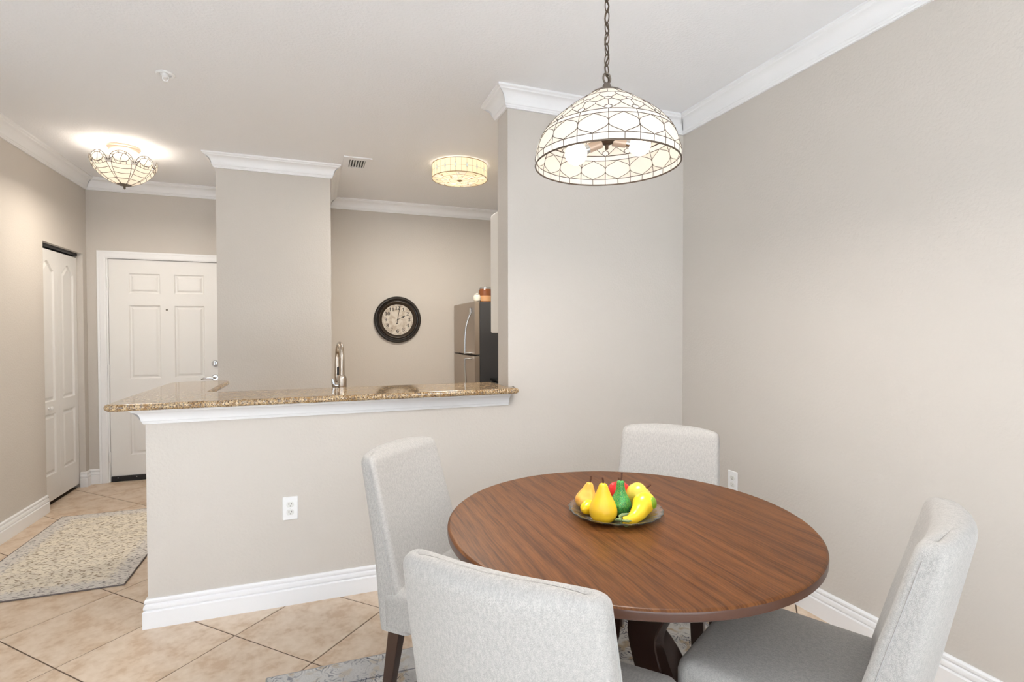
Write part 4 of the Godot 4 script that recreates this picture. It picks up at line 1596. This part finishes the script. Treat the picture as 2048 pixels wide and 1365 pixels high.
func make_chair(called: String, label: String) -> Node3D:
	var c := thing(called, label, "chair", Vector3.ZERO, 0.0, "upholstered chairs round the dining table")
	# seat: cushion with a soft top, wider in front
	var seat := Mb.new()
	var rings := []
	var levels := [[.345, .010], [.352, .0], [.440, .0], [.458, .004], [.470, .012], [.478, .026], [.482, .06], [.484, .13], [.485, .20]]
	for e in levels:
		var ring := PackedVector3Array()
		var ins: float = e[1]
		for q in round_rect(.5, .5, .07, 5):
			var z: float = q.y * 0.46
			var hw := lerpf(.462, .490, clampf(0.5 - q.y, 0, 1))
			var sx: float = (hw - 2.0 * minf(ins, .22)) / hw
			var sz: float = (0.46 - 2.0 * minf(ins, .215)) / 0.46
			ring.append(Vector3(q.x * hw * sx, e[0], z * sz - .01))
		rings.append(ring)
	seat.loft(rings)
	part("seat", seat.mesh(50.0), M.cloth, c)
	# back: one padded slab, bowed round the sitter, leaning back, thinner towards the top
	var back := Mb.new()
	rings = []
	var nu := 18
	var prof := []
	for k in 17:
		prof.append(lerpf(.335, .885, k / 16.0))
	for k in range(1, 7):
		prof.append(.885 + .042 * sin(PI / 2.0 * k / 6.0))
	var top_r := 0.0
	for y in prof:
		var u := clampf((y - .335) / .55, 0.0, 1.0)
		var thick: float = lerpf(.125, .076, pow(u, .8))
		var zr: float = .235 + .205 * (y - .335)
		var hw: float = lerpf(.230, .211, u)
		var shrink := 0.0
		if y > .885:
			var s: float = clampf((y - .885) / .042, 0, 1)
			shrink = 1.0 - sqrt(maxf(0.0, 1.0 - s * s))
		var th: float = thick * (1.0 - .985 * shrink)
		var zc: float = zr - thick / 2.0 + .006 * shrink
		hw -= .034 * shrink
		var bow_front: float = .016 * smoothstep(0.05, 0.6, u) + .006
		var bow_rear: float = .040 * smoothstep(0.0, 0.5, u) + .010
		var ring := PackedVector3Array()
		var cr := minf(.022, th * .45)
		# round the slab: rear face, side, front face, side
		var pts := []
		for q in round_rect(hw, th / 2.0, cr, 4):
			pts.append(q)
		# put extra points along the long faces
		var full := []
		for i in pts.size():
			var p: Vector2 = pts[i]
			var w: Vector2 = pts[(i + 1) % pts.size()]
			full.append(p)
			if absf(w.x - p.x) > .1:
				for j in range(1, nu):
					full.append(p.lerp(w, float(j) / nu))
		for q in full:
			var xn: float = q.x / maxf(hw, .01)
			var mix_r: float = 0.5 + (1.0 - shrink) * q.y / maxf(th, .001)
			var bow := lerpf(bow_front, bow_rear, clampf(mix_r, 0, 1))
			ring.append(Vector3(q.x, y - .016 * shrink * xn * xn * xn * xn, zc + q.y - bow * xn * xn + bow * .45))
		rings.append(ring)
	back.loft(rings)
	var bk := part("backrest", back.mesh(50.0), M.cloth, c)
	# stitched seams down the sides and under the top
	for s in [-1, 1]:
		var sm := Mb.new()
		var path := []
		for k in 15:
			var y := lerpf(.36, .875, k / 14.0)
			var u := clampf((y - .335) / .55, 0.0, 1.0)
			var thick: float = lerpf(.125, .076, pow(u, .8))
			var zr: float = .235 + .205 * (y - .335)
			var hw: float = lerpf(.230, .211, u)
			var bow: float = lerpf(.016 * smoothstep(0.05, 0.6, u) + .006, .040 * smoothstep(0.0, 0.5, u) + .010, .030 / thick)
			path.append(Vector3(s * (hw + .0003), y, zr - thick + .030 - bow * .55))
		sm.tube(path, .0014, 6)
		part("seam", sm.mesh(60.0), M.seam, bk)
	# legs: tapered square posts
	for e in [[-.200, -.200, -.012, -.014], [.200, -.200, .012, -.014], [-.195, .175, -.014, .050], [.195, .175, .014, .050]]:
		var lg := Mb.new()
		var rr := []
		for k in [[.350, .0230], [0.0, .0155]]:
			var t: float = 1.0 - k[0] / .350
			var ctr := Vector3(e[0] + e[2] * t, k[0], e[1] + e[3] * t)
			var ring := PackedVector3Array()
			for q in round_rect(k[1], k[1], .004, 2):
				ring.append(ctr + Vector3(q.x, 0, q.y))
			rr.append(ring)
		lg.loft(rr)
		part("leg", lg.mesh(40.0), M.leg, c)
	return c

func build_chairs() -> void:
	# position of the seat centre (x, D) and the direction it faces (x, D)
	var spots := [
		["grey upholstered dining chair between table and half wall, near the outlet", Vector2(.509, 1.832), Vector2(.725, -.689)],
		["grey upholstered dining chair tucked into the corner of the two walls", Vector2(1.262, 1.768), Vector2(-.75, -.66)],
		["grey upholstered dining chair with its back to the open room, opposite the corner chair", Vector2(.526, 1.106), Vector2(.74, .673)],
		["grey upholstered dining chair pulled out beside the right wall, seat showing", Vector2(1.218, 1.062), Vector2(-.485, .874)],
	]
	var proto: Node3D = null
	for s in spots:
		var o: Node3D
		if proto == null:
			o = make_chair("dining_chair", s[0])
			proto = o
		else:
			o = proto.duplicate()
			o.name = numbered("dining_chair")
			add_child(o)
			o.set_meta("label", s[0])
		o.position = W(s[1].x, 0.008, s[1].y)
		o.rotation.y = atan2(-s[2].x, s[2].y)

func build_rugs() -> void:
	for e in [["foyer_rug", "beige and grey speckled runner rug on the foyer tiles", -1.79, -.99, 3.34, 4.74, M.rug_foyer], ["dining_rug", "grey and cream patterned area rug under the dining table", -.208, 1.90, .715, 2.237, M.rug_dining]]:
		var x0: float = e[2]; var x1: float = e[3]; var d0: float = e[4]; var d1: float = e[5]
		var r := thing(e[0], e[1], "rug", W((x0 + x1) / 2, 0, (d0 + d1) / 2))
		var hx := (x1 - x0) / 2
		var hz := (d1 - d0) / 2
		var mb := Mb.new()
		mb.box(Vector3(-hx + .008, 0.0002, -hz + .008), Vector3(hx - .008, .0075, hz - .008), .002)
		mb.has_uv = true
		for i in mb.v.size():
			mb.uv[i] = Vector2((mb.v[i].x + hx) / (2 * hx), (mb.v[i].z + hz) / (2 * hz))
		part("pile", mb.mesh(), e[6], r)
		var bd := Mb.new()
		var path := [Vector3(-hx + .006, .004, -hz + .006), Vector3(hx - .006, .004, -hz + .006), Vector3(hx - .006, .004, hz - .006), Vector3(-hx + .006, .004, hz - .006)]
		for k in 4:
			bd.tube([path[k], path[(k + 1) % 4]], .0038, 8)
		part("binding", bd.mesh(60.0), M.rug_binding if e[0] == "foyer_rug" else M.rug_binding_light, r)

func stem_at(parent: Node, a: Vector3, b: Vector3, r := .0028) -> void:
	var mb := Mb.new()
	mb.tube([a, a.lerp(b, .5) + Vector3(.001, 0, .001), b], [r * 1.1, r, r * 1.25], 7)
	part("stem", mb.mesh(60.0), M.stem, parent)

func build_fruit() -> void:
	var c := W(0.912, TABLE_Y, 1.488)
	var pl := thing("glass_plate", "clear scalloped glass plate of fruit on the round table", "plate", c)
	var g := Mb.new()
	g.lathe([Vector2(0, .0006), Vector2(.085, .0006), Vector2(.100, .003), Vector2(.146, .020), Vector2(.153, .0235), Vector2(.1535, .0265), Vector2(.150, .0275), Vector2(.143, .0255), Vector2(.098, .0075), Vector2(.083, .0055), Vector2(0, .0055)], 96, Transform3D(), 0.010, 24)
	part("dish", g.mesh(40.0), M.glass_plate, pl)
	var yb := TABLE_Y + .0058

	var pear_prof := func(r: float, h: float) -> Array:
		return catmull([Vector2(0, 0), Vector2(r * .55, h * .015), Vector2(r * .92, h * .14), Vector2(r, h * .30), Vector2(r * .86, h * .48), Vector2(r * .58, h * .68), Vector2(r * .40, h * .84), Vector2(r * .27, h * .95), Vector2(r * .10, h * .99), Vector2(0, h * .985)], 4)

	var f := thing("yellow_pear", "large yellow pear standing at the front of the glass plate", "pear", W(.838, yb, 1.440))
	var mb := Mb.new()
	mb.lathe(pear_prof.call(.0440, .124), 32)
	part("flesh", mb.mesh(60.0), M.pear, f)
	stem_at(f, Vector3(0, .120, 0), Vector3(-.003, .142, 0))

	f = thing("orange_pear", "orange pear leaning at the back of the glass plate", "pear", W(.838, yb + .006, 1.560))
	mb = Mb.new()
	mb.lathe(pear_prof.call(.0385, .088), 32)
	part("flesh", mb.mesh(60.0), M.orange_pear, f)
	stem_at(f, Vector3(0, .085, 0), Vector3(0, .108, 0))
	f.rotation = Vector3(0, 0, -0.22)

	f = thing("red_apple", "red apple behind the green gourd on the plate", "apple", W(.978, yb + .003, 1.572))
	mb = Mb.new()
	mb.lathe(apple(.040), 32)
	part("flesh", mb.mesh(60.0), M.red_apple, f)
	stem_at(f, Vector3(0, .062, 0), Vector3(-.002, .090, 0))

	f = thing("green_gourd", "green speckled gourd with a long neck in the middle of the plate", "gourd", W(.920, yb, 1.470))
	mb = Mb.new()
	mb.lathe(catmull([Vector2(0, 0), Vector2(.020, .002), Vector2(.033, .018), Vector2(.036, .036), Vector2(.029, .056), Vector2(.018, .076), Vector2(.0135, .096), Vector2(.012, .110), Vector2(.008, .114), Vector2(0, .114)], 4), 32, Transform3D(), .018, 9)
	part("flesh", mb.mesh(60.0), M.gourd, f)
	stem_at(f, Vector3(0, .111, 0), Vector3(.006, .140, -.002), .0026)

	f = thing("yellow_apple", "yellow-green apple lying on its side on the plate", "apple", W(1.016, yb + .003, 1.512))
	mb = Mb.new()
	var tilt := Transform3D(Basis(Vector3.FORWARD, 0.75) * Basis(Vector3.RIGHT, 0.3), Vector3(0, .040, 0))
	var sh := []
	for q in apple(.042):
		sh.append(Vector2(q.x, q.y - .038))
	mb.lathe(sh, 32, tilt)
	part("flesh", mb.mesh(60.0), M.green_apple, f)
	stem_at(f, tilt * Vector3(0, .026, 0), tilt * Vector3(.002, .056, 0))

	f = thing("crookneck_squash", "yellow crookneck squash with a green tip on the plate front", "squash", W(.93, yb, 1.388))
	mb = Mb.new()
	var path := []
	var rad := []
	var ctrl := [Vector3(-.056, .020, .000), Vector3(-.040, .020, .004), Vector3(-.016, .022, .003), Vector3(.012, .034, -.008), Vector3(.036, .050, -.022), Vector3(.056, .052, -.036), Vector3(.070, .048, -.046)]
	for q in catmull(ctrl, 4):
		path.append(q)
	var rk := [.014, .0165, .019, .026, .034, .031, .020]
	for i in path.size():
		var t := float(i) / (path.size() - 1) * 6.0
		var k := mini(int(t), 5)
		rad.append(lerpf(rk[k], rk[k + 1], smoothstep(0, 1, t - k)))
	path.append(Vector3(.0765, .0455, -.0505))
	rad.append(.008)
	mb.tube(path, rad, 24)
	part("flesh", mb.mesh(70.0), M.squash, f)
	mb = Mb.new()
	var sp := []
	for k in 8:
		var a := PI / 2.0 * k / 7.0
		sp.append(Vector2(.0185 * sin(a), .0075 * cos(a)))
	var ax := Vector3(.48, .22, .85).normalized()
	var bs := Basis(ax.cross(Vector3.UP).normalized(), ax, ax.cross(Vector3.UP).normalized().cross(ax))
	mb.lathe(sp, 24, Transform3D(bs, Vector3(.046, .0505, -.028) + ax * .0300))
	part("blossom_end", mb.mesh(60.0), M.squash_green, f, "green patch")
	for k in 5:
		mb = Mb.new()
		var a := TAU * k / 5.0 + .3
		var u := Vector3(0, cos(a), sin(a))
		mb.tube([Vector3(-.062, .020, 0), Vector3(-.058, .020, 0) + u * .012, Vector3(-.046, .020, .003) + u * .0185, Vector3(-.036, .021, .004) + u * .0195], [.003, .0045, .004, .001], 7)
		part("sepal", mb.mesh(60.0), M.calyx, f)
	mb = Mb.new()
	mb.tube([Vector3(-.054, .020, 0), Vector3(-.066, .021, .002), Vector3(-.080, .024, .004)], [.009, .005, .0035], 9)
	part("stem", mb.mesh(60.0), M.calyx, f)

	f = thing("lemon", "small yellow lemon half hidden behind the yellow pear", "lemon", W(.818, yb + .0065, 1.500), 0.5)
	mb = Mb.new()
	mb.lathe(catmull([Vector2(0, -.036), Vector2(.006, -.033), Vector2(.016, -.024), Vector2(.0235, 0), Vector2(.016, .024), Vector2(.006, .033), Vector2(0, .036)], 4), 24, Transform3D(Basis(Vector3.BACK, PI / 2.0), Vector3(0, .0235, 0)))
	part("flesh", mb.mesh(60.0), M.lemon, f)

func apple(r: float) -> Array:
	return catmull([Vector2(0, r * .12), Vector2(r * .25, r * .02), Vector2(r * .62, r * .10), Vector2(r * .95, r * .60), Vector2(r, r * 1.02), Vector2(r * .80, r * 1.55), Vector2(r * .42, r * 1.78), Vector2(r * .18, r * 1.70), Vector2(0, r * 1.55)], 4)


# ---------------------------------------------------------------- light levels
const PENDANT_BULB := 0.017
const PENDANT_DOWN := 1.55
const FOYER_BULB := 0.0042
const FOYER_DOWN := 1
const FOYER_UP := 0.22
const KITCHEN_BULB := 0.02
const KITCHEN_DOWN := 3
const WINDOW_LIGHT := 5.5
const SUN := 22
const EXPOSURE := 1.12


func _ready() -> void:
	# camera
	var cam := Camera3D.new()
	cam.name = "camera"
	add_child(cam)
	cam.position = Vector3(0, 1.3603, 0)
	cam.rotation = Vector3(-0.0167, -0.3539, -0.002)
	cam.fov = rad_to_deg(2.0 * atan(682.5 / 1044.48))
	cam.near = 0.05
	cam.far = 200.0
	cam.current = true
	# sky and exposure
	var env := Environment.new()
	env.background_mode = Environment.BG_SKY
	var sky := Sky.new()
	var sm := ProceduralSkyMaterial.new()
	sm.sky_top_color = Color(0.66, 0.77, 0.92)
	sm.sky_horizon_color = Color(0.90, 0.94, 0.98)
	sm.ground_bottom_color = Color(0.60, 0.60, 0.58)
	sm.ground_horizon_color = Color(0.74, 0.76, 0.77)
	sm.sky_energy_multiplier = 0.6
	sm.ground_energy_multiplier = 0.6
	sky.sky_material = sm
	env.sky = sky
	env.tonemap_mode = Environment.TONE_MAPPER_LINEAR
	env.tonemap_exposure = EXPOSURE
	env.sdfgi_enabled = true
	env.ssao_enabled = true
	env.ssil_enabled = true
	var we := WorldEnvironment.new()
	we.name = "environment"
	we.environment = env
	add_child(we)
	# high sun, added so its bounce off the unseen carpet brightens the ceiling
	var bounce_sun := DirectionalLight3D.new()
	bounce_sun.name = "bounce_sun"
	bounce_sun.light_color = Color(0.93, 0.967, 1.0)
	bounce_sun.light_energy = SUN
	bounce_sun.light_angular_distance = 0.6
	bounce_sun.sky_mode = DirectionalLight3D.SKY_MODE_LIGHT_ONLY
	bounce_sun.shadow_enabled = true
	add_child(bounce_sun)
	bounce_sun.rotation = Vector3(deg_to_rad(-47.0), deg_to_rad(12.0), 0)
	# daylight from the invented glazed balcony door, unseen behind the camera
	var al := AreaLight3D.new()
	al.name = "window_daylight"
	al.area_size = Vector2(6.3, 2.2)
	al.light_color = Color(0.90, 0.95, 1.0)
	al.light_energy = WINDOW_LIGHT
	al.area_range = 20.0
	al.area_attenuation = 2.0
	al.shadow_enabled = true
	add_child(al)
	al.position = Vector3(-1.25, 1.18, -D_REAR - 0.06)

	rng.seed = 7
	make_materials()
	build_setting()
	build_bar()
	build_kitchen()
	build_rugs()
	build_table()
	build_chairs()
	build_pendant()
	build_foyer_lamp()
	build_kitchen_lamp()
	build_clock()
	outlet("white duplex wall outlet on the half wall left of the chairs", W(-0.1415, 0.482, D_BAR - .0002), 0.0, "duplex wall outlets")
	outlet("white duplex wall outlet on the right wall behind the table", W(X_RIGHT - .0002, 0.498, 2.375), -PI / 2.0, "duplex wall outlets")
	build_ceiling_fittings()
	build_fruit()
